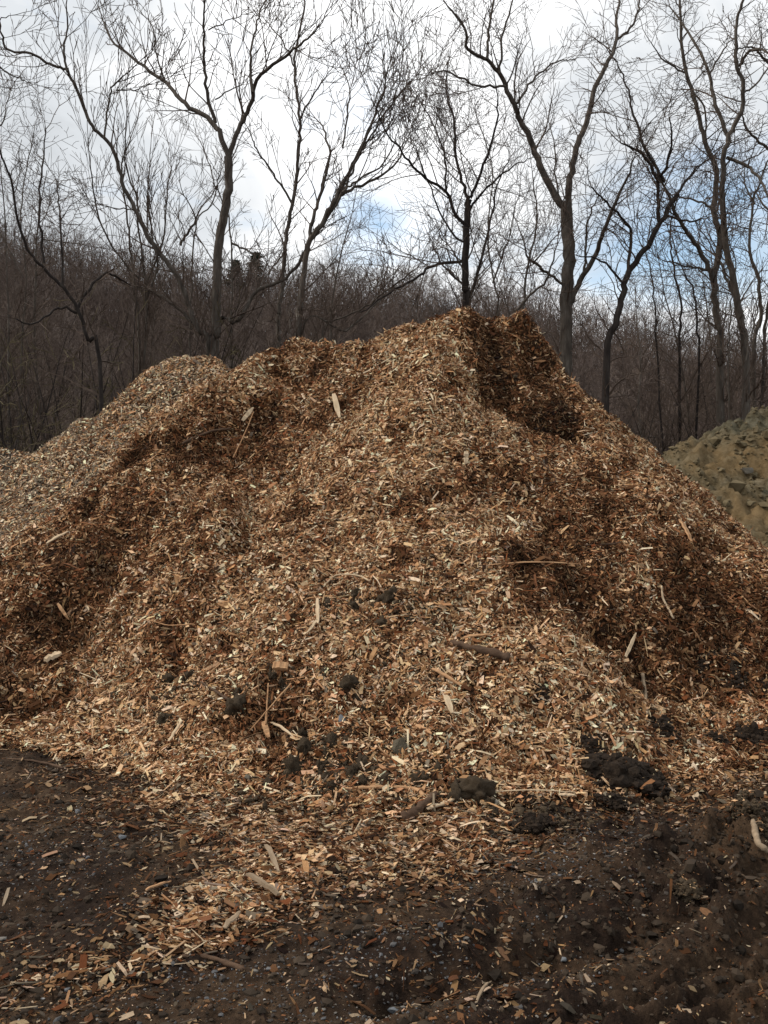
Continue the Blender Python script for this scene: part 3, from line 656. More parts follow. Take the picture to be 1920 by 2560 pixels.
stick('twig', [(1320, 1150), (1385, 1215), (1355, 1230)], .004, .005, 'brown_bark', 'dark hooked twig below the hollows near the peak', 'twig', lift=.07)
for q, (a, b, w_, lab) in enumerate([((245, 2372), (288, 2378), 26, 'curled tan dead leaf on the mud left of the thin dark branch'), ((135, 2415), (162, 2418), 20, 'small pale dead leaf near the lower left corner')]):
    splinter('dead_leaf', a, b, w_, 'leaf', lab, 'leaf', th=.06, lift=.015, taper=(.2, .2))

# ------------------------------------------------------------------ trees
class Tree:
    def __init__(s, rg): s.rg = rg; s.limbs = []; s.tw = []
    def limb(s, pts, r0, r1): s.limbs.append((pts, np.linspace(1, 0, len(pts))**.9*(r0-r1)+r1))
def grow(out, rg, p, d, L, r, lev, o):
    n = max(3, min(8, int(L/o['step'])+2)); pts = [p]; rs = [r]; st = L/n
    x, y, z = p; dx, dy, dz = d; w = o['wander']
    kids = []
    for i in range(n):
        dx += rg.gauss(0, w); dy += rg.gauss(0, w); dz += rg.gauss(0, w)+o['up']
        m = math.sqrt(dx*dx+dy*dy+dz*dz); dx /= m; dy /= m; dz /= m
        x += dx*st; y += dy*st; z += dz*st
        pts.append((x, y, z)); rr = max(o['rmin'], r*(1-(i+1)/n*.75)); rs.append(rr)
        kids.append(((x, y, z), (dx, dy, dz), rr, i/n))
    out.append((pts, rs))
    if lev <= 0: return
    nk = max(1, int(L*o['dens'][lev]+rg.random())); nk = min(nk, o['maxk'])
    for k in range(nk):
        t = (.2+.8*(k+rg.random())/nk)*(n-1); q = kids[min(n-1, int(t))]
        spawn(out, rg, q[0], q[1], L*rg.uniform(.32, .6), q[2]*.62, lev-1, o)
def spawn(out, rg, p, d, L, r, lev, o):
    a = rg.uniform(*o['ang']); ph = rg.random()*6.2832
    vx, vy, vz = rg.gauss(0, 1), rg.gauss(0, 1), rg.gauss(0, 1)
    k = vx*d[0]+vy*d[1]+vz*d[2]; vx -= k*d[0]; vy -= k*d[1]; vz -= k*d[2]; m = math.sqrt(vx*vx+vy*vy+vz*vz)+1e-6
    c, s = math.cos(a), math.sin(a)
    grow(out, rg, p, (d[0]*c+vx/m*s, d[1]*c+vy/m*s, d[2]*c+vz/m*s+o['up0']), L, max(r, o['rmin']), lev, o)
STY = dict(
  sturdy=dict(step=.16, wander=.1, up=.045, up0=.25, rmin=.0055, dens=[0, 3.6, 3.0, 2.4], maxk=8, ang=(.45, 1.0)),
  fine=dict(step=.15, wander=.13, up=.03, up0=.16, rmin=.0036, dens=[0, 5.5, 4.4, 3.0], maxk=11, ang=(.5, 1.2)),
  curly=dict(step=.15, wander=.19, up=.01, up0=.08, rmin=.0038, dens=[0, 5, 4.0, 3.0], maxk=10, ang=(.6, 1.3)),
  shoot=dict(step=.2, wander=.07, up=.03, up0=.3, rmin=.0035, dens=[0, 4, 3, 2.2], maxk=8, ang=(.3, .7)))
def tree(Y0, limbs, label, style='fine', zoom=1, bark='bark', twig='twig', name='bare_tree', lev=2, every=.34, blen=1.5, group=None, base=None, seed=1, extend=True, start=.12):
    """limbs: list of (pixel points, base radius, tip radius[, depth offset at tip]); zoom 1/2 = coordinates read on the enlarged left or right half of the sky"""
    rg = random.Random(seed); rn = np.random.default_rng(seed); o = STY[style]; T = []; W = []; root = None
    for li, L_ in enumerate(limbs):
        pp, r0, r1 = L_[:3]; r0 *= .6; r1 *= .75; dz = L_[3] if len(L_) > 3 else rg.uniform(-2.0, 2.0)
        d0 = L_[4] if len(L_) > 4 else 0.0
        pts = []
        for i, (a, b) in enumerate(pp):
            if zoom == 1: a, b = a*.5787, b*.5787
            elif zoom == 2: a, b = 900+a*.6148, b*.6148
            t = i/(len(pp)-1); pts.append(P(a, b, Y0+d0+dz*t*t))
        if root is None:
            root = pts[0].copy(); root[2] = 0
            gnd = np.array([pts[0][0]+(pts[0][0]-pts[1][0])*.15, Y0, -.1]); pts = [gnd]+pts if pts[0][2] > .3 else pts
        elif pp[0][1] >= 1400 and zoom and pts[0][2] > .3:       # a stem of its own: down to the ground, leaning in to the root when it is close
            k_ = .75 if abs(pts[0][0]-root[0]) < .7 else .1
            pts = [np.array([pts[0][0]+(root[0]-pts[0][0])*k_, Y0+(pts[0][1]-Y0)*.3, -.1])]+pts
        c = catmull(pts, 5); n = len(c); jit = rn.standard_normal((n, 3))*.011; jit[0] = 0; c = c+jit
        seg = np.linalg.norm(np.diff(c, axis=0), axis=1); s = np.r_[0, np.cumsum(seg)]; tot = s[-1]
        rad = r1+(r0-r1)*(1-s/tot)**.85; T.append((c, rad))
        # side branches along the limb
        q = start*tot*rg.uniform(.8, 1.2)
        while q < tot:
            i = min(n-2, int(np.searchsorted(s, q))); f = q/tot
            d = c[i+1]-c[i-1] if i else c[1]-c[0]; d = d/np.linalg.norm(d)
            bl = blen*rg.uniform(.35, 1.15)*(1.15-.6*f)
            spawn(W, rg, tuple(c[i]), tuple(d), bl, max(o['rmin'], min(rad[i]*.5, .006+.011*bl)), lev, o)
            q += every*.8*rg.uniform(.5, 1.5)
        if extend and r1 < .035:
            d = c[-1]-c[-3]; d /= np.linalg.norm(d)
            grow(W, rg, tuple(c[-1]), tuple(d), blen*rg.uniform(.8, 1.2), r1, lev+(0 if lev > 2 else 0), o)
            spawn(W, rg, tuple(c[-1]), tuple(d), blen*.8, r1*.8, lev, o)
    e = empty(name, root, label, 'tree', group)
    thick = [(p-root, r) for p, r in T]
    V, Q = tube_arrays(thick, 9); me = mesh_np('trunk', V, Q); me.shade_smooth(); link('trunk', me, M[bark], e)
    V, Q = tube_arrays(W, 3); me = mesh_np('crown', V-root, Q); link('crown', me, M[twig], e)
    return e
tree(17, [
  ([(925, 1560), (932, 1450), (935, 1300), (940, 1100), (960, 960), (985, 820), (988, 680)], .17, .1, 0),
  ([(905, 1560), (870, 1440), (830, 1370), (780, 1220), (720, 1130), (650, 1040), (580, 900), (530, 790), (490, 650), (420, 570), (380, 510), (330, 380), (285, 300), (230, 285), (130, 230), (30, 215), (0, 110)], .12, .02, -1.5),
  ([(290, 310), (275, 230), (290, 120), (285, 0)], .035, .012, -.2, -1.4),
  ([(988, 680), (945, 570), (900, 510), (800, 450), (720, 360), (600, 270), (480, 170), (437, 60)], .085, .014, 1.6),
  ([(720, 360), (680, 250), (660, 120), (610, 50)], .03, .01, .4, .9),
  ([(930, 530), (900, 420), (880, 280), (880, 140), (885, 0)], .06, .018, -.8, .1),
  ([(900, 130), (980, 90), (1060, 60)], .02, .008, .5, -.4),
  ([(988, 680), (1040, 540), (1080, 450), (1110, 350), (1230, 240), (1300, 190), (1370, 130)], .08, .014, -1.6),
  ([(1090, 400), (1085, 250), (1100, 150), (1120, 60), (1160, -20)], .04, .014, .6, -.7),
  ([(930, 430), (1000, 385), (1050, 360)], .022, .01, .5, 0),
  ([(925, 1480), (1030, 1390), (1110, 1260), (1220, 1210), (1290, 1140), (1330, 1060), (1400, 960), (1480, 830), (1550, 680), (1600, 560), (1680, 470)], .1, .016, -1.2),
  ([(1480, 830), (1540, 780), (1660, 700), (1720, 560)], .035, .01, -.4, -.8),
  ([(580, 905), (500, 900), (420, 880)], .02, .008, -.6, -.6),
  ([(450, 600), (470, 430), (500, 355)], .03, .018, -.3, -1.0),
  ([(500, 390), (600, 385), (660, 345)], .02, .007, -.2, -1.2),
  ([(830, 1390), (740, 1310), (650, 1250), (560, 1240)], .05, .015, .8),
], 'large bare tree whose long limb sweeps to the upper left corner', 'sturdy', seed=11, blen=1.35, every=.3)
tree(18.5, [
  ([(1200, 1480), (1205, 1350), (1220, 1200), (1230, 1080), (1250, 950), (1275, 800), (1290, 650), (1295, 520), (1275, 350), (1280, 200), (1310, 60), (1320, -40)], .11, .02, .5),
  ([(1262, 880), (1200, 780), (1160, 720), (1110, 650), (1080, 560)], .04, .012, -1.2, .1),
  ([(1280, 300), (1220, 180), (1150, 90)], .03, .01, .5, .3),
  ([(1290, 520), (1360, 400), (1430, 300)], .03, .01, -.8, .2),
  ([(1240, 1080), (1180, 1150), (1110, 1250)], .03, .012, -.8),
], 'slim upright bare tree right of the large bare tree, rising past the top edge', 'sturdy', seed=12, blen=1.3, every=.3)
tree(16.5, [
  ([(1285, 1480), (1295, 1320), (1312, 1180), (1330, 1060), (1400, 950), (1450, 860), (1500, 760)], .14, .05, 0),
  ([(1330, 1060), (1350, 960), (1380, 850), (1420, 690), (1400, 560), (1370, 520)], .06, .014, 1.2),
  ([(1500, 760), (1560, 640), (1600, 540), (1650, 420), (1680, 280)], .05, .01, -1.),
  ([(1460, 850), (1560, 800), (1700, 720), (1760, 600)], .05, .01, 1.3),
  ([(1480, 640), (1500, 500), (1510, 380), (1480, 300)], .03, .01, 1, .4),
  ([(1520, 720), (1620, 560), (1690, 480), (1730, 330)], .03, .01, -.4, -.2),
  ([(1600, 480), (1660, 300), (1600, 210)], .02, .008, .4, -.6),
  ([(1300, 1475), (1430, 1390), (1550, 1340), (1690, 1240)], .045, .015, -1.4),
  ([(1380, 1500), (1500, 1430), (1640, 1300), (1760, 1180)], .05, .015, 1.2),
], 'spreading bare tree behind the middle saddle of the big heap, leaning right', 'sturdy', seed=13, blen=1.35, every=.28)
tree(15.5, [
  ([(430, 1560), (380, 1470), (340, 1350), (290, 1260), (200, 1170), (130, 1090), (90, 1000), (50, 800), (0, 650)], .085, .018, -1),
  ([(330, 1340), (370, 1270), (460, 1180), (560, 1230)], .05, .015, 1),
  ([(190, 1160), (175, 1000), (170, 850), (185, 700), (200, 560)], .04, .012, .8),
  ([(270, 1240), (265, 1050), (255, 900), (240, 780)], .035, .012, 1.2),
  ([(340, 1350), (250, 1330), (150, 1400), (60, 1380)], .04, .012, -1),
], 'dark many stemmed bare tree at the left edge above the weathered heap', 'curly', seed=14, bark='bark_dark', blen=1.3, every=.26)
tree(17.5, [
  ([(600, 1560), (598, 1400), (575, 1200), (560, 1050), (545, 900), (520, 740), (560, 600)], .065, .015, .5),
  ([(625, 1560), (632, 1350), (625, 1180), (600, 1000), (590, 860), (540, 700), (545, 520)], .06, .014, -.5),
  ([(600, 1200), (500, 1090), (430, 950), (400, 800), (380, 600)], .035, .01, -.8),
  ([(620, 1250), (700, 1050), (720, 850), (740, 700)], .035, .01, 1),
  ([(610, 1350), (680, 1150), (650, 980), (640, 800), (650, 640)], .035, .01, .6),
], 'slim twin stemmed bare tree between the dark left tree and the large bare tree', 'shoot', seed=15, blen=1.6, every=.26)
tree(19.5, [
  ([(1000, 1560), (1000, 1300), (1000, 1100), (985, 940), (930, 800), (900, 700)], .06, .015, .5),
  ([(820, 1560), (825, 1350), (830, 1150), (850, 960), (920, 870), (950, 760)], .06, .014, .6),
  ([(1000, 1050), (1060, 1080), (1100, 1110), (1060, 1170)], .04, .012, -.5),
  ([(780, 1060), (800, 1020), (850, 950)], .05, .03, 0, .3),
], 'thin grey pair of bare stems flanking the trunk of the large bare tree', 'fine', seed=16, blen=1.5, every=.25)
# right half
tree(17, [
  ([(430, 1290), (430, 1180), (428, 1050), (435, 900), (440, 810)], .14, .08, 0),
  ([(430, 920), (385, 870), (350, 780), (250, 710), (170, 620), (100, 530), (60, 420)], .055, .01, -1.4),
  ([(440, 810), (400, 680), (380, 480), (350, 360), (370, 200)], .05, .01, 1.4),
  ([(440, 810), (470, 760), (530, 600), (560, 440), (550, 330)], .05, .01, -1),
  ([(445, 1210), (490, 1070), (530, 900), (560, 750), (610, 640)], .05, .01, 1.2),
  ([(425, 1060), (300, 1080), (230, 1130), (120, 1190), (0, 1270)], .05, .012, -1.2),
  ([(350, 780), (340, 620), (280, 470), (200, 350)], .03, .008, 1),
  ([(440, 860), (500, 780), (600, 690), (680, 650)], .04, .01, -1),
  ([(430, 1170), (340, 1080), (280, 960)], .035, .01, 1),
  ([(435, 1000), (360, 930), (300, 800), (240, 640)], .035, .01, -.6),
], 'dense dark bare tree standing straight behind the peak of the heap', 'fine', 2, 'bark_dark', seed=17, blen=1.6, every=.23, start=.05)
tree(16, [
  ([(838, 1480), (838, 1300), (842, 1150), (850, 1000), (838, 850)], .19, .14, 0),
  ([(836, 850), (800, 800), (740, 690), (700, 580), (650, 490), (620, 410), (570, 310), (510, 235), (440, 200), (430, 130), (360, 20)], .11, .016, -1.2),
  ([(515, 240), (520, 150), (545, 0), (560, -80)], .04, .015, .5, -.9),
  ([(570, 300), (580, 150), (620, 0), (640, -80)], .035, .012, .5, -.9),
  ([(640, 420), (700, 330), (780, 260), (860, 240)], .035, .01, 1, -.5),
  ([(590, 350), (480, 350), (350, 290), (280, 300)], .035, .01, -1, -.8),
  ([(842, 860), (855, 720), (880, 600), (920, 500), (960, 350), (1010, 250), (1045, 160), (1042, 60), (1070, -60)], .1, .02, 1.6),
  ([(1045, 160), (1110, 100), (1140, 0), (1130, -60)], .04, .014, .5, 1.2),
  ([(850, 1240), (900, 1140), (960, 1030), (1000, 920), (1060, 780), (1120, 640)], .09, .014, -1.2),
  ([(910, 1110), (920, 1000), (925, 900), (965, 810)], .04, .012, -.4, -.3),
  ([(830, 1160), (760, 1110), (705, 1065)], .04, .03, -.8),
  ([(850, 880), (800, 760), (790, 600), (760, 450)], .03, .008, .8),
  ([(630, 1265), (700, 1190), (760, 1140), (800, 1000)], .04, .012, -.6, -1),
], 'tall bare tree with a wide V fork right of the peak', 'fine', 2, seed=18, blen=1.25, every=.3, start=.2)
tree(15.5, [
  ([(1000, 1480), (1040, 1320), (1070, 1200), (1095, 1100), (1170, 1000), (1235, 880), (1290, 790)], .14, .05, 0),
  ([(1215, 900), (1215, 740), (1245, 680), (1268, 560), (1260, 480)], .055, .012, -.7),
  ([(1092, 1100), (1100, 950), (1060, 880), (990, 810), (940, 760)], .05, .012, -1),
  ([(1220, 745), (1150, 630), (1060, 580)], .05, .014, -.7, -.2),
  ([(1240, 740), (1160, 600), (1105, 440), (1095, 380), (1060, 290), (1000, 200)], .045, .01, 1, 0),
  ([(1290, 790), (1350, 700), (1430, 640)], .04, .01, 1),
  ([(1240, 870), (1330, 900), (1400, 890)], .035, .012, -.8),
  ([(1080, 1160), (980, 1060), (880, 1040)], .035, .01, -1),
], 'dark crooked bare tree leaning right beyond the right shoulder of the heap', 'curly', 2, 'bark_dark', seed=19, blen=1.3, every=.25)
tree(16.5, [
  ([(1465, 1500), (1455, 1300), (1440, 1150), (1462, 980), (1440, 850), (1450, 700), (1400, 570), (1370, 450), (1340, 340), (1312, 200), (1300, 0), (1290, -80)], .15, .022, .6),
  ([(1440, 1150), (1400, 1050), (1350, 970), (1290, 880), (1230, 740), (1180, 700)], .08, .014, -1.2),
  ([(1440, 860), (1390, 820), (1300, 800), (1200, 770)], .035, .01, 1),
  ([(1350, 370), (1400, 440), (1410, 560), (1440, 700)], .03, .015, -.5, .5),
  ([(1330, 300), (1240, 250), (1180, 180)], .03, .01, -.6, .4),
  ([(1420, 1100), (1320, 1080), (1230, 1060)], .035, .012, -.8),
], 'bare tree with a snaking trunk, left of the thickest trunk', 'curly', 2, seed=20, blen=1.3, every=.25)
tree(15.8, [
  ([(1570, 1500), (1550, 1330), (1530, 1200), (1495, 1030), (1475, 850), (1480, 650), (1505, 550), (1552, 450), (1558, 350), (1530, 250), (1530, 100), (1560, 0), (1570, -80)], .15, .024, -.6),
  ([(1500, 560), (1440, 400), (1420, 290), (1335, 130), (1260, 30)], .06, .014, 1.2),
  ([(1420, 300), (1480, 200), (1520, 160)], .03, .01, .6, .5),
  ([(1490, 640), (1560, 670), (1620, 720), (1665, 820)], .05, .02, -1),
  ([(1535, 270), (1600, 200), (1700, 240)], .045, .012, -1),
  ([(1555, 380), (1620, 330), (1720, 180)], .03, .01, .8),
  ([(1560, 1300), (1500, 1150), (1460, 1050)], .05, .03, .6),
], 'bare tree with the thickest trunk at the right, forked high up', 'curly', 2, seed=21, blen=1.3, every=.25)
tree(16.8, [
  ([(1600, 1500), (1625, 1300), (1620, 1150), (1585, 1000), (1600, 820), (1640, 700), (1690, 600)], .1, .015, .5),
  ([(1640, 1500), (1650, 1300), (1690, 1100)], .07, .03, -.5),
  ([(1605, 830), (1570, 760), (1560, 690)], .03, .01, .5),
  ([(1600, 940), (1540, 920), (1500, 900)], .02, .008, -.5),
], 'slim bare tree nearest the right edge beside the soil heap', 'fine', 2, seed=22, blen=1.2, every=.28)
tree(18, [
  ([(1300, 1500), (1300, 1350), (1305, 1250), (1270, 1050), (1260, 950), (1290, 800)], .07, .014, .5),
  ([(1380, 1500), (1370, 1350), (1360, 1200), (1320, 1120)], .06, .02, -.5),
  ([(1210, 1500), (1200, 1250), (1180, 1080), (1130, 960)], .05, .012, .5),
], 'three thin dark bare stems between the leaning tree and the snaking trunk', 'fine', 2, 'bark_dark', seed=23, blen=1.5, every=.24)
tree(14.9, [
  ([(1498, 1560), (1500, 1380), (1510, 1200), (1530, 1080), (1490, 950)], .035, .01, -.3),
  ([(1560, 1560), (1590, 1380), (1620, 1200), (1600, 1060)], .035, .01, .3)],
  'pale slender twin sapling right behind the soil heap', 'shoot', 2, seed=24, blen=1.1, every=.25)
tree(17.2, [
  ([(1720, 1400), (1710, 1100), (1690, 800), (1700, 500), (1690, 300)], .12, .02, 0),
  ([(1700, 620), (1640, 590), (1570, 520), (1560, 470)], .05, .012, -1),
  ([(1695, 300), (1650, 240), (1600, 195), (1540, 200)], .045, .012, -.8),
  ([(1700, 900), (1640, 830), (1600, 760)], .04, .01, .6)],
  'bare tree just outside the right edge whose branches reach in', 'curly', 2, seed=25, blen=1.2, every=.28)
tree(14, [
  ([(-160, 1560), (-150, 1000), (-120, 500), (-90, 250)], .12, .03, 0),
  ([(-110, 420), (-40, 290), (60, 330), (110, 352)], .035, .008, 0),
  ([(-90, 250), (-30, 110), (40, 70)], .03, .008, 0),
  ([(-130, 760), (-60, 620), (10, 520), (40, 420)], .03, .008, .4)],
  'bare tree just outside the left edge whose twigs reach in', 'fine', seed=26, blen=.9, every=.4)
tree(21, [
  ([(40, 1560), (30, 1200), (20, 950), (0, 700)], .06, .012, 0), ([(95, 1560), (110, 1200), (90, 960), (110, 760), (150, 560)], .055, .012, .4), ([(100, 1200), (40, 1080), (-30, 960)], .03, .01, .4)],
  'faint pair of thin bare stems at the far left', 'fine', seed=27, blen=1.7, every=.24)
tree(20.5, [
  ([(560, 1300), (545, 1150), (520, 950), (540, 700), (490, 520)], .06, .012, .4), ([(540, 1150), (600, 980), (640, 800)], .035, .01, .4), ([(660, 1300), (680, 1100), (720, 900), (700, 700)], .05, .012, -.3)],
  'pale thin bare tree between the dense dark tree and the V fork', 'fine', 2, seed=28, blen=1.6, every=.24)

# generic bare tree and shrub meshes for the thicket and the far wood
def rand_tree_polys(seed, H, r, style, lev, multi=1, every=.4, blen=1.6, low=.15, spread=.08):
    rg = random.Random(seed); o = dict(STY[style]); T = []; W = []
    for s_ in range(multi):
        d = [rg.gauss(0, spread), rg.gauss(0, spread), 1.0]; p = [rg.gauss(0, .05*(multi > 1)), rg.gauss(0, .05*(multi > 1)), -.3]
        n = 12; pts = [tuple(p)]; rs = [r]; hh = H*rg.uniform(.75, 1)
        for i in range(n):
            d[0] += rg.gauss(0, .07); d[1] += rg.gauss(0, .07); m = math.sqrt(d[0]**2+d[1]**2+1)
            p = [p[0]+d[0]/m*hh/n, p[1]+d[1]/m*hh/n, p[2]+hh/n/m]; pts.append(tuple(p)); rs.append(max(o['rmin'], r*(1-(i+1)/n*.9)))
        T.append((pts, rs)); q = low*n
        while q < n:
            i = int(q); f = i/n; dd = (d[0]/m, d[1]/m, 1/m)
            spawn(W, rg, pts[i], dd, blen*(1.2-.75*f)*rg.uniform(.6, 1.1), rs[i]*.5, lev, o); q += every*n/hh*rg.uniform(.5, 1.5)
    return T, W
bt = []
for k in range(4):
    T, W = rand_tree_polys(300+k, 10.5+.5*k, .075, 'fine', 2, multi=1+k % 2, every=.17, blen=2.3, low=.22, spread=.07)
    V, Q = tube_arrays(T, 7); a = mesh_np('trunk', V, Q); a.shade_smooth(); a.materials.append(M['bark']); V, Q = tube_arrays(W, 3); b_ = mesh_np('crown', V, Q); b_.materials.append(M['twig']); bt.append((a, b_))
for i, (px, Y) in enumerate([(150, 24), (370, 27), (560, 30), (770, 27), (1100, 28), (1370, 25), (1620, 24), (1760, 27), (1880, 24), (30, 27)]):
    e = empty('bare_tree', ((px-960)/F*Y, Y, 0), 'slender bare tree standing in the row behind the large ones', 'tree', 'slender trees of the back row'); s_ = random.uniform(.8, 1.05)*(1 if i < 15 else .95); e.scale = (s_,)*3; e.rotation_euler = (0, 0, random.random()*6.28)
    for q, nm in ((0, 'trunk'), (1, 'crown')): c_ = bpy.data.objects.new(nm, bt[i % 4][q]); C.objects.link(c_); c_.parent = e
# thicket: shrubs that can be told apart
lim = [rand_tree_polys(100+k, 3.6+.3*k, .022, 'curly', 2, multi=6, every=.4, blen=.9, low=.12, spread=.28) for k in range(5)]
shm = []
for k, (T, W) in enumerate(lim):
    V, Q = tube_arrays(T, 4); a = mesh_np('stem', V, Q); a.materials.append(M['bark_dark']); V, Q = tube_arrays(W, 3); b_ = mesh_np('twigs', V, Q)
    shm.append((a, b_))
def shrub(x, y, sc, k, tw, label, group):
    e = empty('bare_shrub', (x, y, 0), label, 'shrub', group); e.scale = (sc, sc, sc); e.rotation_euler = (0, 0, random.random()*6.3)
    o1 = bpy.data.objects.new('stem', shm[k][0]); C.objects.link(o1); o1.parent = e
    key = (k, tw)
    if key not in shc:
        m = shm[k][1].copy(); m.materials.clear(); m.materials.append(M[tw]); shc[key] = m
    o2 = bpy.data.objects.new('twigs', shc[key]); C.objects.link(o2); o2.parent = e
shc = {}
for i in range(58):
    px = -60+i/57*2050+random.gauss(0, 25); Y = random.uniform(16.5, 25)
    if 700 < px < 930: continue
    left = px < 520
    shrub((px-960)/F*Y, Y, random.uniform(1., 1.65)*(1.15 if left else .85), i % 5, 'twig_olive' if (left and i % 2) else 'twig_dark', 'budding olive brown shrub in the thicket behind the left heaps' if (left and i % 2) else ('bare brown shrub in the thicket behind the left heaps' if left else 'bare brown shrub in the thicket right of the saddle'), 'olive shrubs' if (left and i % 2) else ('brown shrubs at the left' if left else 'brown shrubs at the right'))
for px, Y in ((735, 21), (800, 22), (860, 20.5), (910, 22.5)):
    shrub((px-960)/F*Y, Y, .95, int(px) % 5, 'twig_red', 'reddish twigged shrub behind the saddle of the big heap', 'red shrubs')

# hillside
def hill_h(x, y):
    t = smooth(22, 104, y); ridge = 19.8-.12*np.clip(x, -50, 0)-.23*np.clip(x, 0, 40)+.8*np.sin(x*.11)
    return t*ridge+.6*fbm(x, y, 14, 3, 77)*smooth(24, 34, y)-.3*smooth(40, 28, y)
hx, hy = np.meshgrid(np.linspace(-190, 190, 160), np.concatenate([np.linspace(26, 120, 80), np.linspace(124, 300, 20)]))
hl = link('hillside', grid_mesh('hillside', hx, hy, hill_h(hx, hy)), noise_mat('leaf_litter', [(.3, (.035, .024, .018)), (.6, (.08, .057, .042)), (.8, (.15, .11, .085))], 1.2, bump=.5, bdist=.1)); hl['kind'] = 'structure'
pr = []
for k in range(8):
    o_ = dict(STY['fine']); STY['far'] = dict(o_, rmin=.011, step=.5, dens=[0, 1.9, 1.7, 1.5], maxk=6)
    T, W = rand_tree_polys(200+k, 8+.4*k, .07, 'far', 2 if k % 2 else 1, every=.36, blen=2.5, low=.07, spread=.05)
    V, Q = tube_arrays(T+W, 3); pr.append((V, Q))
def forest(name, pts, seed, hs=(.55, .95)):
    rg = np.random.default_rng(seed); Vs, Qs = [], []; base = 0
    for (x, y) in pts:
        V, Q = pr[rg.integers(len(pr))]; a = rg.random()*6.28; s = rg.uniform(*hs); c, d = math.cos(a), math.sin(a)
        s *= .55+.45*min(1, (y-30)/45); W = np.empty_like(V); W[:, 0] = (V[:, 0]*c-V[:, 1]*d)*s+x; W[:, 1] = (V[:, 0]*d+V[:, 1]*c)*s+y; W[:, 2] = V[:, 2]*s+float(hill_h(np.array(x), np.array(y)))
        Vs.append(W); Qs.append(Q+base); base += len(V)
    return link(name, mesh_np(name, np.concatenate(Vs), np.concatenate(Qs)), M['wood_far'])
pts = []
rg = np.random.default_rng(5)
while len(pts) < 3300:
    y = 34+rg.random()**.62*73; x = (rg.random()*2-1)*(.55*y+6)
    if rg.random() < 1: pts.append((x, y))
fo = forest('distant_wood', pts, 6); tag(fo, 'distant leafless wood covering the hillside behind the heaps', 'wood', kind='stuff')
# two dark conifers on the skyline
def conifer(px, Y, H, lab):
    x = (px-960)/F*Y; z = float(hill_h(np.array(x), np.array(Y))); rg = random.Random(int(px)); W = []
    e = empty('conifer', (x, Y, z), lab, 'tree')
    V, Q = tube_arrays([([(0, 0, -.5), (0, 0, H*.5), (0.1, 0, H)], [.16, .1, .02])], 6); link('trunk', mesh_np('trunk', V, Q), M['bark_dark'], e)
    for i in range(1500):
        t = rg.random()**.8; zz = H*(.2+.8*t); L = (1-t)*H*.24+.3; a = rg.random()*6.28; u = rg.random()**.6
        bx, by, bz = math.cos(a)*L*u, math.sin(a)*L*u, zz-.25*L*u
        q = [bx+rg.gauss(0, .25), by+rg.gauss(0, .25), bz+rg.gauss(0, .12)]
        W.append(([(bx, by, bz), ((bx+q[0])/2, (by+q[1])/2, bz+.03), tuple(q)], [.05, .06, .01]))
    V, Q = tube_arrays(W, 3); link('crown', mesh_np('crown', V, Q), M['conifer'], e)
conifer(590, 95, 7.5, 'dark evergreen on the wooded skyline, the left of two')
conifer(640, 97, 8.5, 'dark evergreen on the wooded skyline, the right of two')

# ------------------------------------------------------------------ sky and light
SUN_EL, SUN_ROT = math.radians(45), math.radians(-85)       # rotation from +Y towards -X: high, left, a little beyond the heap
w = bpy.data.worlds.new('World'); bpy.context.scene.world = w; w.use_nodes = True
nt = w.node_tree; L = nt.links.new; bg = nt.nodes['Background']
sky = N(nt, 'ShaderNodeTexSky', sky_type='NISHITA', sun_disc=False, sun_elevation=SUN_EL, sun_rotation=SUN_ROT)
tc = N(nt, 'ShaderNodeTexCoord'); d = tc.outputs['Generated']
# clouds lie on a flat layer: divide by height above the horizon
sp = N(nt, 'ShaderNodeSeparateXYZ'); L(d, sp.inputs[0])
zz = N(nt, 'ShaderNodeMath', operation='MAXIMUM'); L(sp.outputs[2], zz.inputs[0]); zz.inputs[1].default_value = .0
za = N(nt, 'ShaderNodeMath', operation='ADD'); L(zz.outputs[0], za.inputs[0]); za.inputs[1].default_value = .22
dv = N(nt, 'ShaderNodeVectorMath', operation='DIVIDE'); cb = N(nt, 'ShaderNodeCombineXYZ')
for i in range(3): L(za.outputs[0], cb.inputs[i])
L(d, dv.inputs[0]); L(cb.outputs[0], dv.inputs[1])
n1 = N(nt, 'ShaderNodeTexNoise', Scale=2.1, Detail=9.0, Roughness=.6, Distortion=.5); L(dv.outputs[0], n1.inputs['Vector'])
n2 = N(nt, 'ShaderNodeTexNoise', Scale=2.6, Detail=8.0, Roughness=.55, Distortion=.5); L(dv.outputs[0], n2.inputs['Vector'])
K = 1.0
def dirv(px, py): v = P(px, py, 1.0)-np.array([0, 0, CH]); return v/np.linalg.norm(v)
def lobe(px, py, width, amp):
    v = dirv(px, py); dt = N(nt, 'ShaderNodeVectorMath', operation='DOT_PRODUCT'); nm = N(nt, 'ShaderNodeVectorMath', operation='NORMALIZE'); L(d, nm.inputs[0]); L(nm.outputs[0], dt.inputs[0]); dt.inputs[1].default_value = tuple(v)
    mr = N(nt, 'ShaderNodeMapRange', interpolation_type='SMOOTHSTEP'); L(dt.outputs['Value'], mr.inputs[0]); mr.inputs[1].default_value = math.cos(width); mr.inputs[2].default_value = 1.0; mr.inputs[3].default_value = 0; mr.inputs[4].default_value = amp
    return mr.outputs[0]
def add(*s):
    a = s[0]
    for b_ in s[1:]:
        n = N(nt, 'ShaderNodeMath', operation='ADD'); L(a, n.inputs[0])
        if isinstance(b_, float): n.inputs[1].default_value = b_
        else: L(b_, n.inputs[1])
        a = n.outputs[0]
    return a
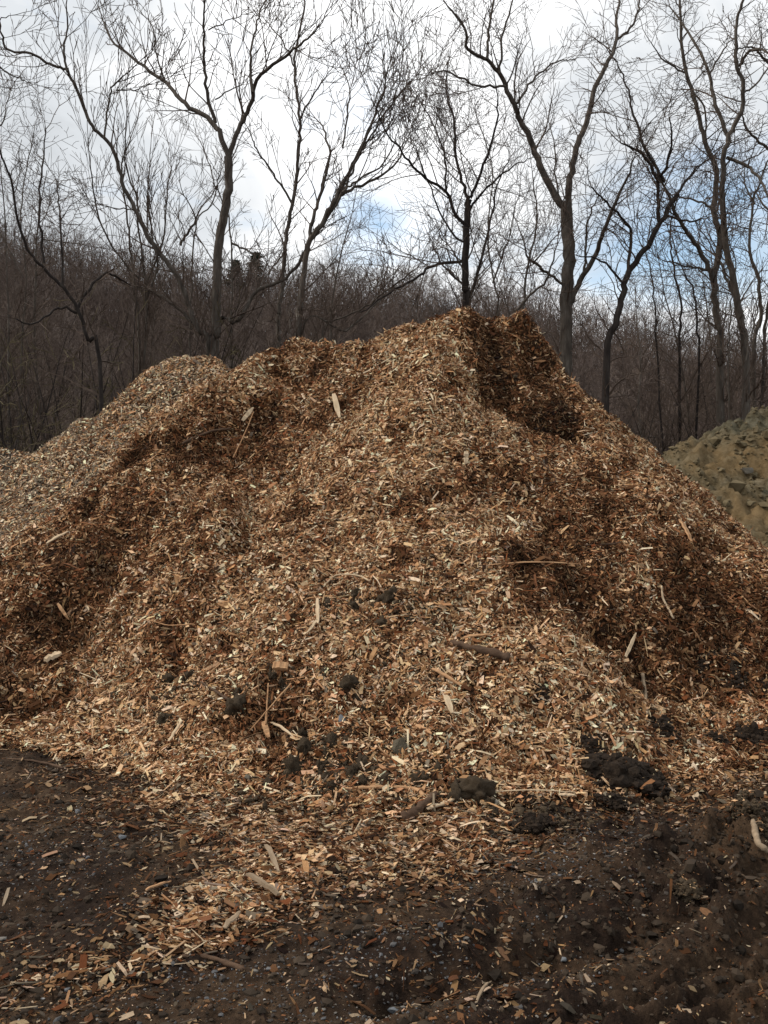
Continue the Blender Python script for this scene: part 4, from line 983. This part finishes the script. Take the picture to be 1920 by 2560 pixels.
bright = add(n2.outputs[0], lobe(850, 60, .32, .22), lobe(1350, 200, .3, .1), lobe(560, 200, .12, .12), lobe(1320, 420, .18, -.22), lobe(200, 230, .3, -.14), lobe(1700, 300, .2, -.08), lobe(1250, 760, .25, .14), lobe(600, 540, .2, .05), lobe(500, 900, .5, -.05))
cloud = ramp(nt, bright, [(.18, (6.4, 6.7, 7.0)), (.42, (8.0, 8.35, 8.7)), (.56, (9.6, 9.8, 10.)), (.72, (13, 13.1, 13.2))])
nt.nodes[-1].color_ramp.interpolation = 'EASE'
gap = add(n1.outputs[0], lobe(1640, 490, .15, .14), lobe(1450, 600, .12, .05), lobe(905, 590, .055, .17), lobe(1180, 640, .1, .05), lobe(1850, 540, .12, .08), lobe(1300, 300, .16, -.12), lobe(960, 1280, 3.1, -.1), .04)
mask = ramp(nt, gap, [(.5, (0, 0, 0)), (.8, (.9, .9, .9))])
blue = N(nt, 'ShaderNodeMix', data_type='RGBA', blend_type='MULTIPLY'); blue.inputs[0].default_value = 1; L(sky.outputs[0], blue.inputs[6]); blue.inputs[7].default_value = (2.3, 2.3, 2.1, 1)
mx = N(nt, 'ShaderNodeMix', data_type='RGBA'); L(mask, mx.inputs[0]); L(cloud, mx.inputs[6]); L(blue.outputs[2], mx.inputs[7])
L(mx.outputs[2], bg.inputs[0]); bg.inputs[1].default_value = .1
sl = bpy.data.lights.new('Sun', 'SUN'); sl.energy = 2.6; sl.angle = math.radians(11); sl.color = (1, .91, .8)
so = bpy.data.objects.new('sun', sl); C.objects.link(so)
dr = Vector((math.sin(SUN_ROT)*math.cos(SUN_EL), math.cos(SUN_ROT)*math.cos(SUN_EL), math.sin(SUN_EL)))
so.rotation_euler = dr.to_track_quat('Z', 'Y').to_euler()

cam = bpy.data.cameras.new('Camera'); co = bpy.data.objects.new('camera', cam); C.objects.link(co)
cam.sensor_fit = 'VERTICAL'; cam.sensor_height = 24; cam.lens = 24*F/2560; cam.clip_end = 3000; cam.clip_start = .05
co.location = (0, 0, CH); co.rotation_euler = (math.radians(90), 0, 0)
sc = bpy.context.scene; sc.camera = co
sc.view_settings.view_transform = 'Standard'; sc.view_settings.look = 'None'; sc.view_settings.exposure = 0; sc.view_settings.gamma = 1
print('tris', sum(len(o.data.polygons) for o in sc.objects if o.type == 'MESH'))
